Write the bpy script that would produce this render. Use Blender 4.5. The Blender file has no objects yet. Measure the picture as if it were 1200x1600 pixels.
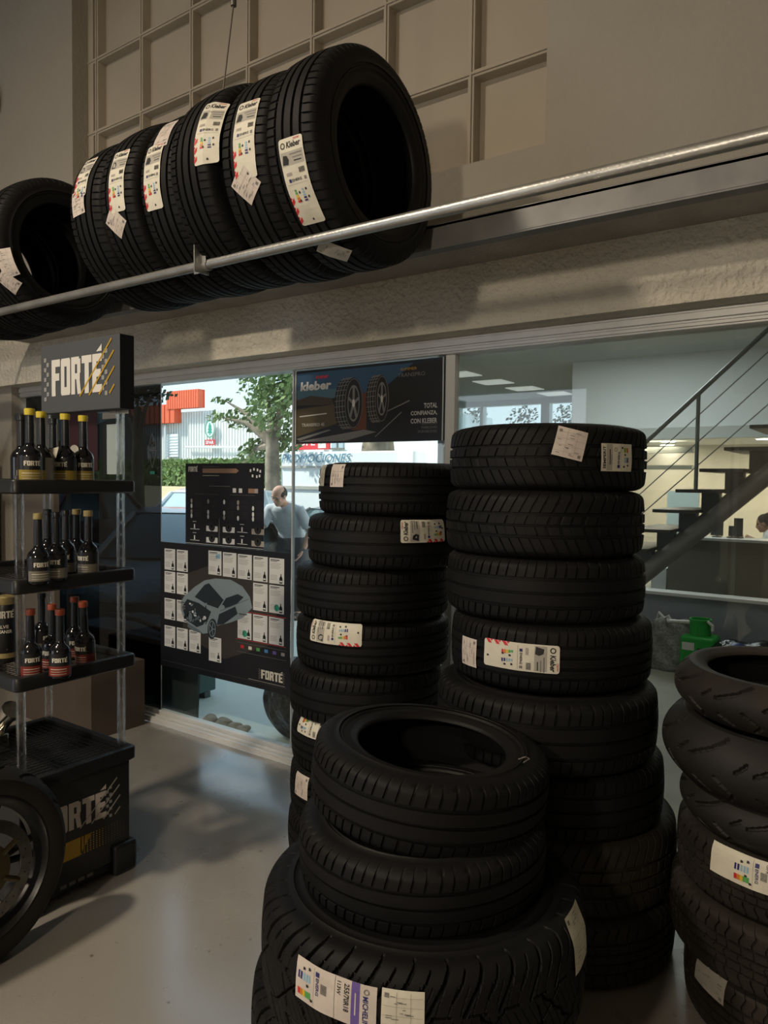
import bpy, bmesh, math, random
from mathutils import Vector, Matrix
random.seed(7)
PI = math.pi
scene = bpy.context.scene
COL = scene.collection

# ------------------------------------------------------------------ camera
F = 1150.0
CAM = Vector((0, 0, 1.5))
_y, _p, _r = (math.radians(a) for a in (35.1, 2.49, 0.7))
_fw = Vector((-math.sin(_y)*math.cos(_p), math.cos(_y)*math.cos(_p), -math.sin(_p)))
_rt = Vector((math.cos(_y), math.sin(_y), 0)); _up = _rt.cross(_fw)
RT = _rt*math.cos(_r) + _up*math.sin(_r); UP = -_rt*math.sin(_r) + _up*math.cos(_r)
cam_d = bpy.data.cameras.new('camera'); cam = bpy.data.objects.new('camera', cam_d); COL.objects.link(cam)
cam.matrix_world = Matrix(((RT.x, UP.x, -_fw.x, CAM.x), (RT.y, UP.y, -_fw.y, CAM.y), (RT.z, UP.z, -_fw.z, CAM.z), (0, 0, 0, 1)))
cam_d.sensor_fit = 'VERTICAL'; cam_d.sensor_height = 36; cam_d.lens = 36*F/1600
cam_d.clip_start = .05; cam_d.clip_end = 400
scene.camera = cam

def ray(u, v): return RT*((u-600)/F) + UP*((800-v)/F) + _fw
def onY(u, v, y): d = ray(u, v); return CAM + d*(y/d.y)
def onX(u, v, x): d = ray(u, v); return CAM + d*(x/d.x)
def onZ(u, v, z): d = ray(u, v); return CAM + d*((z-CAM.z)/d.z)
def onD(u, v, D): return CAM + ray(u, v)*D

# ------------------------------------------------------------------ world, sun, lamps, exposure
scene.view_settings.view_transform = 'Standard'; scene.view_settings.look = 'None'
scene.view_settings.gamma = 1; scene.view_settings.exposure = 2.1; scene.view_settings.use_curve_mapping = False
w = bpy.data.worlds.new('sky'); scene.world = w; w.use_nodes = True
nt = w.node_tree; bg = nt.nodes['Background']
tc = nt.nodes.new('ShaderNodeTexCoord'); sp = nt.nodes.new('ShaderNodeSeparateXYZ'); cr = nt.nodes.new('ShaderNodeValToRGB')
nt.links.new(tc.outputs['Generated'], sp.inputs[0]); nt.links.new(sp.outputs[2], cr.inputs[0]); nt.links.new(cr.outputs[0], bg.inputs[0])
cr.color_ramp.elements[0].position = 0; cr.color_ramp.elements[0].color = (.74, .83, .92, 1)
cr.color_ramp.elements[1].position = .5; cr.color_ramp.elements[1].color = (.42, .60, .80, 1)
bg.inputs[1].default_value = 0.42
sd = bpy.data.lights.new('sun', 'SUN'); sd.energy = 1.7; sd.angle = .01; sd.color = (1, .95, .86)
so = bpy.data.objects.new('sun', sd); COL.objects.link(so); so.location = (-8, 2, 14)
so.rotation_euler = Vector((.62, .38, -.70)).to_track_quat('-Z', 'Y').to_euler()
LAMPS = [((-2.98, -1.0, 4.45), 33, .6, 'AREA'), ((-.78, -1.5, 2.22), 27, .2, 'POINT')]
LAMP_COL = (1.0, .84, .64)
FILL = 14.0

# ------------------------------------------------------------------ materials
MATS = {}
def mat(name, col, rough=.6, metal=0, spec=.5, bump=0, bscale=60, var=0, vscale=4, emit=0, alpha=1, coat=0, var_col=None, trans=0, bdist=.01, ior=1.45, stretch=None):
    if name in MATS: return MATS[name]
    m = bpy.data.materials.new(name); m.use_nodes = True; n = m.node_tree; b = n.nodes['Principled BSDF']
    c = (*col, 1) if len(col) == 3 else col
    b.inputs['Base Color'].default_value = c; b.inputs['Roughness'].default_value = rough; b.inputs['Metallic'].default_value = metal
    b.inputs['Specular IOR Level'].default_value = spec; b.inputs['Coat Weight'].default_value = coat
    b.inputs['Transmission Weight'].default_value = trans; b.inputs['IOR'].default_value = ior; b.inputs['Alpha'].default_value = alpha
    if emit: b.inputs['Emission Color'].default_value = c; b.inputs['Emission Strength'].default_value = emit
    t = n.nodes.new('ShaderNodeTexCoord'); src = t.outputs['Object']
    if stretch:
        mp = n.nodes.new('ShaderNodeMapping'); mp.inputs['Scale'].default_value = stretch; n.links.new(src, mp.inputs[0]); src = mp.outputs[0]
    if var:
        z = n.nodes.new('ShaderNodeTexNoise'); z.inputs['Scale'].default_value = vscale; z.inputs['Detail'].default_value = 6
        n.links.new(src, z.inputs[0]); r = n.nodes.new('ShaderNodeValToRGB')
        vc = var_col or tuple(x*(1-var) for x in col[:3])
        r.color_ramp.elements[0].position = .35; r.color_ramp.elements[1].position = .65
        r.color_ramp.elements[0].color = (*vc, 1); r.color_ramp.elements[1].color = c
        n.links.new(z.outputs[0], r.inputs[0]); n.links.new(r.outputs[0], b.inputs['Base Color'])
    if bump:
        z = n.nodes.new('ShaderNodeTexNoise'); z.inputs['Scale'].default_value = bscale; z.inputs['Detail'].default_value = 4
        n.links.new(src, z.inputs[0]); bp = n.nodes.new('ShaderNodeBump'); bp.inputs['Strength'].default_value = bump; bp.inputs['Distance'].default_value = bdist
        n.links.new(z.outputs[0], bp.inputs['Height']); n.links.new(bp.outputs[0], b.inputs['Normal'])
    MATS[name] = m; return m

def glass_mat(name, tint, refl=1.0):
    m = bpy.data.materials.new(name); m.use_nodes = True; n = m.node_tree; n.nodes.clear()
    o = n.nodes.new('ShaderNodeOutputMaterial'); mx = n.nodes.new('ShaderNodeMixShader'); tr = n.nodes.new('ShaderNodeBsdfTransparent'); gl = n.nodes.new('ShaderNodeBsdfGlossy')
    fr = n.nodes.new('ShaderNodeFresnel'); ge = n.nodes.new('ShaderNodeNewGeometry'); mr = n.nodes.new('ShaderNodeMapRange')
    mr.inputs[3].default_value = 1.5; mr.inputs[4].default_value = 1/1.5; n.links.new(ge.outputs['Backfacing'], mr.inputs[0]); n.links.new(mr.outputs[0], fr.inputs[0])   # same reflectance from both faces of the sheet
    tr.inputs[0].default_value = (*tint, 1); gl.inputs['Roughness'].default_value = 0.0; gl.inputs[0].default_value = (refl, refl, refl, 1)
    n.links.new(fr.outputs[0], mx.inputs[0]); n.links.new(tr.outputs[0], mx.inputs[1]); n.links.new(gl.outputs[0], mx.inputs[2]); n.links.new(mx.outputs[0], o.inputs[0])
    MATS[name] = m; return m

mat('plaster', (.335, .312, .268), .85, bump=.35, bscale=45, var=.10, vscale=1.3)
mat('rough_plaster', (.70, .66, .56), .9, bump=1.0, bscale=38, bdist=.02, var=.12, vscale=5)
mat('ledge_grey', (.36, .34, .31), .8, bump=.5, bscale=60, var=.2, vscale=6)
mat('panel_cream', (.40, .355, .285), .8, bump=.15, bscale=20, var=.1, vscale=2)
mat('dado_grey', (.33, .36, .40), .7, bump=.1, bscale=20, var=.1)
mat('white_wall', (.66, .68, .68), .8)
mat('cream_wall', (.62, .58, .50), .8)
mat('ceil_grey', (.40, .42, .40), .8)
mat('door_brown', (.16, .135, .11), .6)
mat('alu', (.62, .62, .60), .38, metal=.35, var=.1, vscale=8)
mat('alu_white', (.72, .72, .70), .5)
mat('galv', (.50, .50, .48), .38, metal=.8, var=.25, vscale=9, bump=.1, bscale=90)
mat('galv_dark', (.22, .22, .22), .5, metal=.6, var=.3, vscale=7)
mat('steel_cable', (.12, .11, .10), .5, metal=.6)
mat('rubber', (.0085, .0085, .0092), .60, spec=.24, bump=.12, bscale=240, bdist=.002, var=.25, vscale=9)
mat('rubber_side', (.0075, .0075, .0082), .54, spec=.26, bump=.08, bscale=160, bdist=.002)
mat('rubber_dusty', (.030, .026, .021), .68, spec=.28, bump=.2, bscale=160, bdist=.002, var=.45, vscale=7)
mat('rubber_moto', (.020, .0185, .0175), .6, spec=.3, bump=.2, bscale=120, bdist=.002, var=.3, vscale=8)
mat('rubber_worn', (.035, .028, .021), .66, spec=.3, bump=.2, bscale=90, bdist=.003, var=.7, vscale=5, var_col=(.013, .012, .011))
mat('liner', (.007, .007, .008), .75, spec=.2)
mat('paper', (.74, .71, .60), .6, var=.08, vscale=30)
mat('paper_pink', (.66, .585, .53), .65, var=.1, vscale=30)
mat('paper_grey', (.44, .42, .37), .65, var=.1, vscale=30)
mat('ink', (.02, .02, .022), .6); mat('ink_grey', (.20, .19, .18), .6); mat('ink_soft', (.38, .35, .31), .6)
mat('red', (.62, .03, .04), .5); mat('yellow', (.75, .50, .03), .5); mat('green', (.10, .38, .10), .5); mat('blue', (.08, .25, .55), .5)
mat('light_blue', (.30, .50, .66), .5); mat('orange', (.66, .22, .03), .5); mat('navy', (.03, .03, .16), .5); mat('sign_blue', (.09, .25, .36), .5); mat('purple', (.15, .10, .36), .5)
mat('magenta', (.50, .06, .28), .5); mat('teal', (.05, .36, .25), .5)
mat('blackplastic', (.016, .017, .019), .36, spec=.5); mat('signface', (.075, .082, .09), .55); mat('signdark', (.008, .009, .012), .6)
mat('logo_silver', (.82, .80, .75), .35, metal=.15); mat('logo_grey', (.30, .31, .31), .5); mat('mustard', (.50, .30, .02), .5)
mat('wire', (.02, .02, .02), .35, metal=.6)
mat('acrylic', (.9, .92, .92), .06, trans=1.0, ior=1.35, alpha=.38)
mat('bottle', (.006, .007, .010), .12, spec=.6); mat('neck', (.012, .015, .020), .34)
mat('cap_yellow', (.62, .50, .04), .4); mat('cap_gold', (.30, .24, .10), .45); mat('cap_red', (.26, .05, .02), .4)
mat('lab_black', (.012, .012, .014), .4); mat('lab_yellow', (.30, .22, .03), .5); mat('lab_red', (.22, .03, .02), .5); mat('lab_tan', (.17, .155, .125), .5)
mat('chrome', (.8, .78, .7), .12, metal=1); mat('card', (.085, .062, .045), .8, var=.15, vscale=2)
mat('rim_dark', (.05, .05, .052), .35, metal=.7); mat('disc_steel', (.22, .22, .20), .3, metal=1, var=.3, vscale=30); mat('gold', (.10, .085, .045), .35, metal=.8)
mat('poster_black', (.012, .013, .018), .32); mat('poster_grey', (.055, .055, .06), .35); mat('poster_card', (.74, .76, .75), .5); mat('poster_brown', (.045, .04, .036), .35)
mat('car_light', (.25, .32, .36), .4); mat('car_mid', (.12, .16, .19), .4); mat('car_dark', (.02, .03, .04), .4); mat('copper', (.32, .19, .12), .5)
mat('sky_print', (.035, .09, .17), .4); mat('sky_print2', (.07, .15, .20), .4); mat('hill_print', (.06, .045, .03), .5); mat('field_print', (.09, .07, .035), .5); mat('road_print', (.014, .014, .016), .4)
mat('print_white', (.62, .62, .60), .5); mat('print_grey', (.20, .20, .20), .5); mat('print_tyre', (.018, .018, .018), .5); mat('print_rust', (.14, .05, .025), .5)
mat('asphalt', (.76, .74, .69), .9, bump=.2, bscale=20, var=.25, vscale=.8, var_col=(.60, .68, .61))
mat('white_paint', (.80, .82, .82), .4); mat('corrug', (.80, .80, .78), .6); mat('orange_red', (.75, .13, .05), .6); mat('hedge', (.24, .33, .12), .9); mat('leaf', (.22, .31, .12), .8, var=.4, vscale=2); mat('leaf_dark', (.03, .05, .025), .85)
mat('bark', (.34, .28, .21), .9, var=.5, vscale=6, bump=.5, bscale=12); mat('beige', (.62, .50, .32), .8)
mat('car_white', (.75, .78, .80), .25, coat=.6); mat('car_silver', (.42, .43, .42), .25, metal=.4, coat=.6); mat('car_darkgrey', (.045, .05, .055), .3, coat=.5); mat('car_red', (.12, .03, .035), .3, coat=.6)
mat('car_glass', (.06, .10, .11), .08, spec=.8); mat('car_glass_light', (.45, .55, .60), .1); mat('tyre_far', (.02, .02, .02), .7); mat('hub', (.4, .4, .4), .4, metal=.6)
mat('skin', (.52, .30, .22), .6); mat('skin_dark', (.30, .17, .12), .6); mat('hair', (.035, .025, .02), .7); mat('tshirt', (.44, .48, .52), .85, var=.25, vscale=8); mat('trousers', (.05, .055, .07), .85); mat('shoe', (.03, .03, .03), .6); mat('eye', (.02, .015, .015), .3); mat('blouse', (.6, .6, .58), .8)
mat('bin_bag', (.012, .013, .014), .22, spec=.6, bump=.9, bscale=14, bdist=.03); mat('rock', (.30, .25, .19), .9, bump=.8, bscale=12, bdist=.03)
mat('green_metal', (.10, .17, .155), .5, var=.1); mat('grey_metal', (.14, .15, .15), .45); mat('board', (.035, .045, .045), .6)
mat('green_plastic', (.025, .36, .05), .38); mat('bag_clear', (.34, .34, .33), .4, bump=.8, bscale=18, bdist=.02, var=.45, vscale=60); mat('white_plastic', (.7, .7, .66), .4); mat('blue_plastic', (.03, .05, .20), .4)
mat('concrete', (.37, .36, .30), .65, bump=.15, bscale=30, var=.2, vscale=3); mat('wood_dark', (.035, .02, .017), .45); mat('bracket_grey', (.055, .055, .055), .5); mat('stringer', (.34, .29, .28), .30, metal=.3)
mat('rail_steel', (.16, .17, .17), .4, metal=.4); mat('desk', (.17, .155, .115), .6); mat('desk_top', (.55, .54, .50), .4); mat('monitor', (.03, .035, .035), .4)
mat('downlight', (1, .93, .8), .5, emit=6); mat('panel_light', (1, 1, .97), .5, emit=.085); mat('maroon', (.055, .022, .028), .6); mat('mirror_white', (.52, .62, .60), .5)
glass_mat('clear_glass', (.90, .94, .93)); glass_mat('smoked_glass', (.17, .19, .20)); glass_mat('office_glass', (.90, .92, .91))

def floor_material():
    m = bpy.data.materials.new('painted_floor'); m.use_nodes = True; n = m.node_tree; b = n.nodes['Principled BSDF']
    t = n.nodes.new('ShaderNodeTexCoord')
    z = n.nodes.new('ShaderNodeTexNoise'); z.inputs['Scale'].default_value = 1.1; z.inputs['Detail'].default_value = 7; n.links.new(t.outputs['Object'], z.inputs[0])
    r = n.nodes.new('ShaderNodeValToRGB'); r.color_ramp.elements[0].position = .3; r.color_ramp.elements[1].position = .7
    r.color_ramp.elements[0].color = (.27, .25, .225, 1); r.color_ramp.elements[1].color = (.345, .325, .29, 1)
    n.links.new(z.outputs[0], r.inputs[0])
    s = n.nodes.new('ShaderNodeTexNoise'); s.inputs['Scale'].default_value = 26; s.inputs['Detail'].default_value = 3; n.links.new(t.outputs['Object'], s.inputs[0])
    sr = n.nodes.new('ShaderNodeValToRGB'); sr.color_ramp.elements[0].position = .70; sr.color_ramp.elements[1].position = .76
    sr.color_ramp.elements[0].color = (1, 1, 1, 1); sr.color_ramp.elements[1].color = (.35, .33, .30, 1)
    n.links.new(s.outputs[0], sr.inputs[0]); mx = n.nodes.new('ShaderNodeMix'); mx.data_type = 'RGBA'; mx.blend_type = 'MULTIPLY'; mx.inputs[0].default_value = 1
    n.links.new(r.outputs[0], mx.inputs[6]); n.links.new(sr.outputs[0], mx.inputs[7]); n.links.new(mx.outputs[2], b.inputs['Base Color'])
    q = n.nodes.new('ShaderNodeTexNoise'); q.inputs['Scale'].default_value = 3.0; q.inputs['Detail'].default_value = 5; n.links.new(t.outputs['Object'], q.inputs[0])
    mr = n.nodes.new('ShaderNodeMapRange'); mr.inputs[1].default_value = .3; mr.inputs[2].default_value = .7; mr.inputs[3].default_value = .22; mr.inputs[4].default_value = .40
    n.links.new(q.outputs[0], mr.inputs[0]); n.links.new(mr.outputs[0], b.inputs['Roughness'])
    bp = n.nodes.new('ShaderNodeBump'); bp.inputs['Strength'].default_value = .25; bp.inputs['Distance'].default_value = .02
    n.links.new(q.outputs[0], bp.inputs['Height']); n.links.new(bp.outputs[0], b.inputs['Normal'])
    b.inputs['Specular IOR Level'].default_value = .6; b.inputs['Coat Weight'].default_value = .8; b.inputs['Coat Roughness'].default_value = .16; b.inputs['Coat IOR'].default_value = 1.7
    MATS['painted_floor'] = m
floor_material()

# ------------------------------------------------------------------ mesh builder
class MB:
    def __init__(s): s.v = []; s.f = []; s.m = []
    def add(s, vs, fs, m=0):
        o = len(s.v); s.v += [tuple(p) for p in vs]; s.f += [tuple(i+o for i in f) for f in fs]; s.m += [m]*len(fs)
    def box(s, a, b, m=0, M=None):
        x0, y0, z0 = a; x1, y1, z1 = b
        vs = [Vector(p) for p in ((x0, y0, z0), (x1, y0, z0), (x1, y1, z0), (x0, y1, z0), (x0, y0, z1), (x1, y0, z1), (x1, y1, z1), (x0, y1, z1))]
        if M is not None: vs = [M @ p for p in vs]
        s.add(vs, [(0, 3, 2, 1), (4, 5, 6, 7), (0, 1, 5, 4), (1, 2, 6, 5), (2, 3, 7, 6), (3, 0, 4, 7)], m)
    def tube(s, pts, r, n=10, m=0, cap=True):
        pts = [Vector(p) for p in pts]; rr = r if isinstance(r, (list, tuple)) else [r]*len(pts); rings = []
        nrm = None
        for i, p in enumerate(pts):
            t = (pts[min(i+1, len(pts)-1)] - pts[max(i-1, 0)]).normalized()
            if nrm is None: nrm = t.orthogonal().normalized()
            nrm = (nrm - t*nrm.dot(t)).normalized(); bn = t.cross(nrm)
            rings.append([p + (nrm*math.cos(2*PI*k/n) + bn*math.sin(2*PI*k/n))*rr[i] for k in range(n)])
        vs = [q for g in rings for q in g]; fs = []
        for i in range(len(pts)-1):
            for k in range(n): a = i*n+k; b = i*n+(k+1) % n; fs.append((a, b, b+n, a+n))
        if cap: fs.append(tuple(range(n-1, -1, -1))); fs.append(tuple((len(pts)-1)*n+k for k in range(n)))
        s.add(vs, fs, m)
    def lathe(s, prof, n=24, m=0, M=None, closed=False):
        vs = []
        for (r, z) in prof:
            for k in range(n):
                p = Vector((r*math.cos(2*PI*k/n), r*math.sin(2*PI*k/n), z)); vs.append(M @ p if M is not None else p)
        fs = []; L = len(prof)
        for i in range(L if closed else L-1):
            j = (i+1) % L
            for k in range(n): fs.append((i*n+k, i*n+(k+1) % n, j*n+(k+1) % n, j*n+k))
        s.add(vs, fs, m)
    def prism(s, poly, z0, z1, m=0, M=None):
        n = len(poly); vs = [Vector((x, y, z0)) for x, y in poly] + [Vector((x, y, z1)) for x, y in poly]
        if M is not None: vs = [M @ p for p in vs]
        s.add(vs, [tuple(range(n-1, -1, -1)), tuple(range(n, 2*n))] + [(i, (i+1) % n, (i+1) % n+n, i+n) for i in range(n)], m)
    def build(s, name, mats, parent=None, bevel=0, smooth=35, local=False, seg=2):
        me = bpy.data.meshes.new(name)
        vs = s.v
        if parent is not None and not local:
            o = WPOS[parent.name]; vs = [(x-o[0], y-o[1], z-o[2]) for x, y, z in vs]
        me.from_pydata(vs, [], s.f)
        if not isinstance(mats, (list, tuple)): mats = [mats]
        for q in mats: me.materials.append(MATS[q])
        if len(mats) > 1: me.polygons.foreach_set('material_index', s.m)
        me.update()
        if smooth:
            me.polygons.foreach_set('use_smooth', [True]*len(me.polygons)); me.set_sharp_from_angle(angle=math.radians(smooth))
        ob = bpy.data.objects.new(name, me); COL.objects.link(ob)
        if parent is not None: ob.parent = parent; WPOS[ob.name] = WPOS[parent.name] if not local else (0, 0, 0)
        else: WPOS[ob.name] = (0, 0, 0)
        if bevel:
            bv = ob.modifiers.new('bevel', 'BEVEL'); bv.width = bevel; bv.segments = seg; bv.limit_method = 'ANGLE'; bv.angle_limit = math.radians(40); bv.harden_normals = False
        return ob
WPOS = {}
def tag(o, label, cat, group=None, kind=None):
    o['label'] = label; o['category'] = cat
    if group: o['group'] = group
    if kind: o['kind'] = kind
    return o
def thing(name, loc, label, cat, group=None):
    o = bpy.data.objects.new(name, None); COL.objects.link(o); o.location = loc; o.empty_display_size = .1; WPOS[o.name] = tuple(loc)
    return tag(o, label, cat, group)
def struct(mb, name, mats, **k):
    o = mb.build(name, mats, **k); o['kind'] = 'structure'; return o
def recenter(o):   # put a top-level mesh's origin at its base
    me = o.data; xs = [v.co for v in me.vertices]
    c = Vector(((min(p.x for p in xs)+max(p.x for p in xs))/2, (min(p.y for p in xs)+max(p.y for p in xs))/2, min(p.z for p in xs)))
    me.transform(Matrix.Translation(-c)); o.location = c; WPOS[o.name] = tuple(c); return o

# ------------------------------------------------------------------ flat artwork (printed matter)
_tx = {}
def text_geo(t, bold=0.0):
    k = (t, bold)
    if k in _tx: return _tx[k]
    c = bpy.data.curves.new('t', 'FONT'); c.body = t; c.size = 1; c.offset = bold; c.resolution_u = 2
    o = bpy.data.objects.new('t', c); COL.objects.link(o); bpy.context.view_layer.update()
    me = bpy.data.meshes.new_from_object(o.evaluated_get(bpy.context.evaluated_depsgraph_get()))
    vs = [(v.co.x, v.co.y) for v in me.vertices]; fs = [tuple(p.vertices) for p in me.polygons]
    bpy.data.objects.remove(o); bpy.data.curves.remove(c); bpy.data.meshes.remove(me)
    x0 = min(a for a, b in vs); x1 = max(a for a, b in vs); y0 = min(b for a, b in vs); y1 = max(b for a, b in vs)
    vs = [((a-x0)/(x1-x0), (b-y0)/(y1-y0)) for a, b in vs]
    _tx[k] = (vs, fs); return _tx[k]

class Art:
    def __init__(s): s.items = []; s.seg = 0
    def geo(s, vs, fs, m, layer=1): s.items.append((vs, fs, m, layer))
    def rect(s, x, y, w, h, m, layer=1):
        nx = max(1, int(math.ceil(w/s.seg))) if s.seg else 1; ny = max(1, int(math.ceil(h/s.seg))) if s.seg else 1
        vs = [(x+w*i/nx, y+h*j/ny) for j in range(ny+1) for i in range(nx+1)]
        fs = [(j*(nx+1)+i, j*(nx+1)+i+1, (j+1)*(nx+1)+i+1, (j+1)*(nx+1)+i) for j in range(ny) for i in range(nx)]
        s.geo(vs, fs, m, layer)
    def poly(s, pts, m, layer=1): s.geo(list(pts), [tuple(range(len(pts)))], m, layer)
    def ellipse(s, cx, cy, rx, ry, m, layer=1, n=24, rot=0):
        s.poly([(cx+rx*math.cos(a)*math.cos(rot)-ry*math.sin(a)*math.sin(rot), cy+rx*math.cos(a)*math.sin(rot)+ry*math.sin(a)*math.cos(rot)) for a in (2*PI*k/n for k in range(n))], m, layer)
    def ring(s, cx, cy, rx, ry, t, m, layer=1, n=24):
        vs = []; 
        for k in range(n):
            a = 2*PI*k/n; vs += [(cx+rx*math.cos(a), cy+ry*math.sin(a)), (cx+(rx-t)*math.cos(a), cy+(ry-t)*math.sin(a))]
        s.geo(vs, [(2*k, 2*((k+1) % n), 2*((k+1) % n)+1, 2*k+1) for k in range(n)], m, layer)
    def line(s, x0, y0, x1, y1, t, m, layer=1):
        d = math.hypot(x1-x0, y1-y0) or 1; nx = -(y1-y0)/d*t/2; ny = (x1-x0)/d*t/2
        s.poly([(x0-nx, y0-ny), (x1-nx, y1-ny), (x1+nx, y1+ny), (x0+nx, y0+ny)], m, layer)
    def text(s, t, x, y, w, h, m, layer=2, bold=0.0, shear=0, rot=0):
        vs, fs = text_geo(t, bold); c, q = math.cos(rot), math.sin(rot)
        out = []
        for a, b in vs:
            px = a*w + shear*b*h; py = b*h; out.append((x+px*c-py*q, y+px*q+py*c))
        s.geo(out, fs, m, layer)
    def logo(s, x, y, w, h, m='logo_silver', sq='logo_grey', sl='mustard', layer=2, checks=True, slashes=True):
        # blocky heavy capitals F O R T E with acute accent
        lw = w*.19; g = w*.012; st = lw*.40
        def R(a, b, c, d, l): s.rect(l+a*lw, y+b*h, c*lw, d*h, m, layer)
        l = x
        R(0, 0, .42, 1, l); R(.42, .80, .5, .20, l); R(.42, .42, .42, .20, l)
        l += lw+g*.2
        R(0, .04, .06, .92, l); R(.06, 0, .32, 1, l); R(.62, 0, .32, 1, l); R(.94, .04, .06, .92, l); R(.38, 0, .24, .22, l); R(.38, .78, .24, .22, l)
        l += lw+g*1.6
        R(0, 0, .40, 1, l); R(.40, .80, .42, .20, l); R(.62, .56, .34, .24, l); R(.82, .80, .14, .14, l); R(.40, .40, .50, .16, l)
        s.poly([(l+.52*lw, y+.40*h), (l+.88*lw, y+.40*h), (l+1.02*lw, y), (l+.66*lw, y)], m, layer)
        l += lw+g*1.8
        R(-.02, .80, 1.0, .20, l); R(.28, 0, .42, .8, l)
        l += lw+g*.8
        R(0, 0, .42, 1, l); R(.42, .80, .50, .20, l); R(.42, .40, .42, .20, l); R(.42, 0, .52, .20, l)
        s.poly([(l+.40*lw, y+1.06*h), (l+.92*lw, y+1.06*h), (l+.92*lw, y+1.24*h)], m, layer)
        if checks:
            q = h*.115
            for i in range(9):
                s.rect(x-q*(3.3 if i % 2 == 0 else 2.2), y-.12*h+i*q*1.18, q, q, sq, layer)
                s.rect(x+w+q*(1.3 if i % 2 == 0 else .1)-q*.4, y-.10*h+i*q*1.18, q, q, sq, layer)
        if slashes:
            for i in range(4):
                xa_, xb_, yb_ = ((.57, 1.17, 1.34), (.75, 1.21, 1.03), (.94, 1.22, .62), (1.13, 1.22, .16))[i]
                s.line(x+w*xa_, y-.06*h, x+w*xb_, y+yb_*h, h*.05, sl, layer+1)
    def emit(s, name, mapf, parent=None, local=False):
        mats = []; mb = MB()
        for vs, fs, m, layer in s.items:
            if m not in mats: mats.append(m)
            P = [mapf(x, y, layer) for x, y in vs]
            # keep orientation facing outward
            mb.add(P, fs, mats.index(m))
        return mb.build(name, mats, parent, smooth=0, local=local)

def planar(P0, ux, uy, gap=.0006, base=.0):
    P0 = Vector(P0); ux = Vector(ux).normalized(); uy = Vector(uy).normalized(); n = ux.cross(uy)
    return lambda x, y, l: P0 + ux*x + uy*y + n*(base + gap*l)

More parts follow.
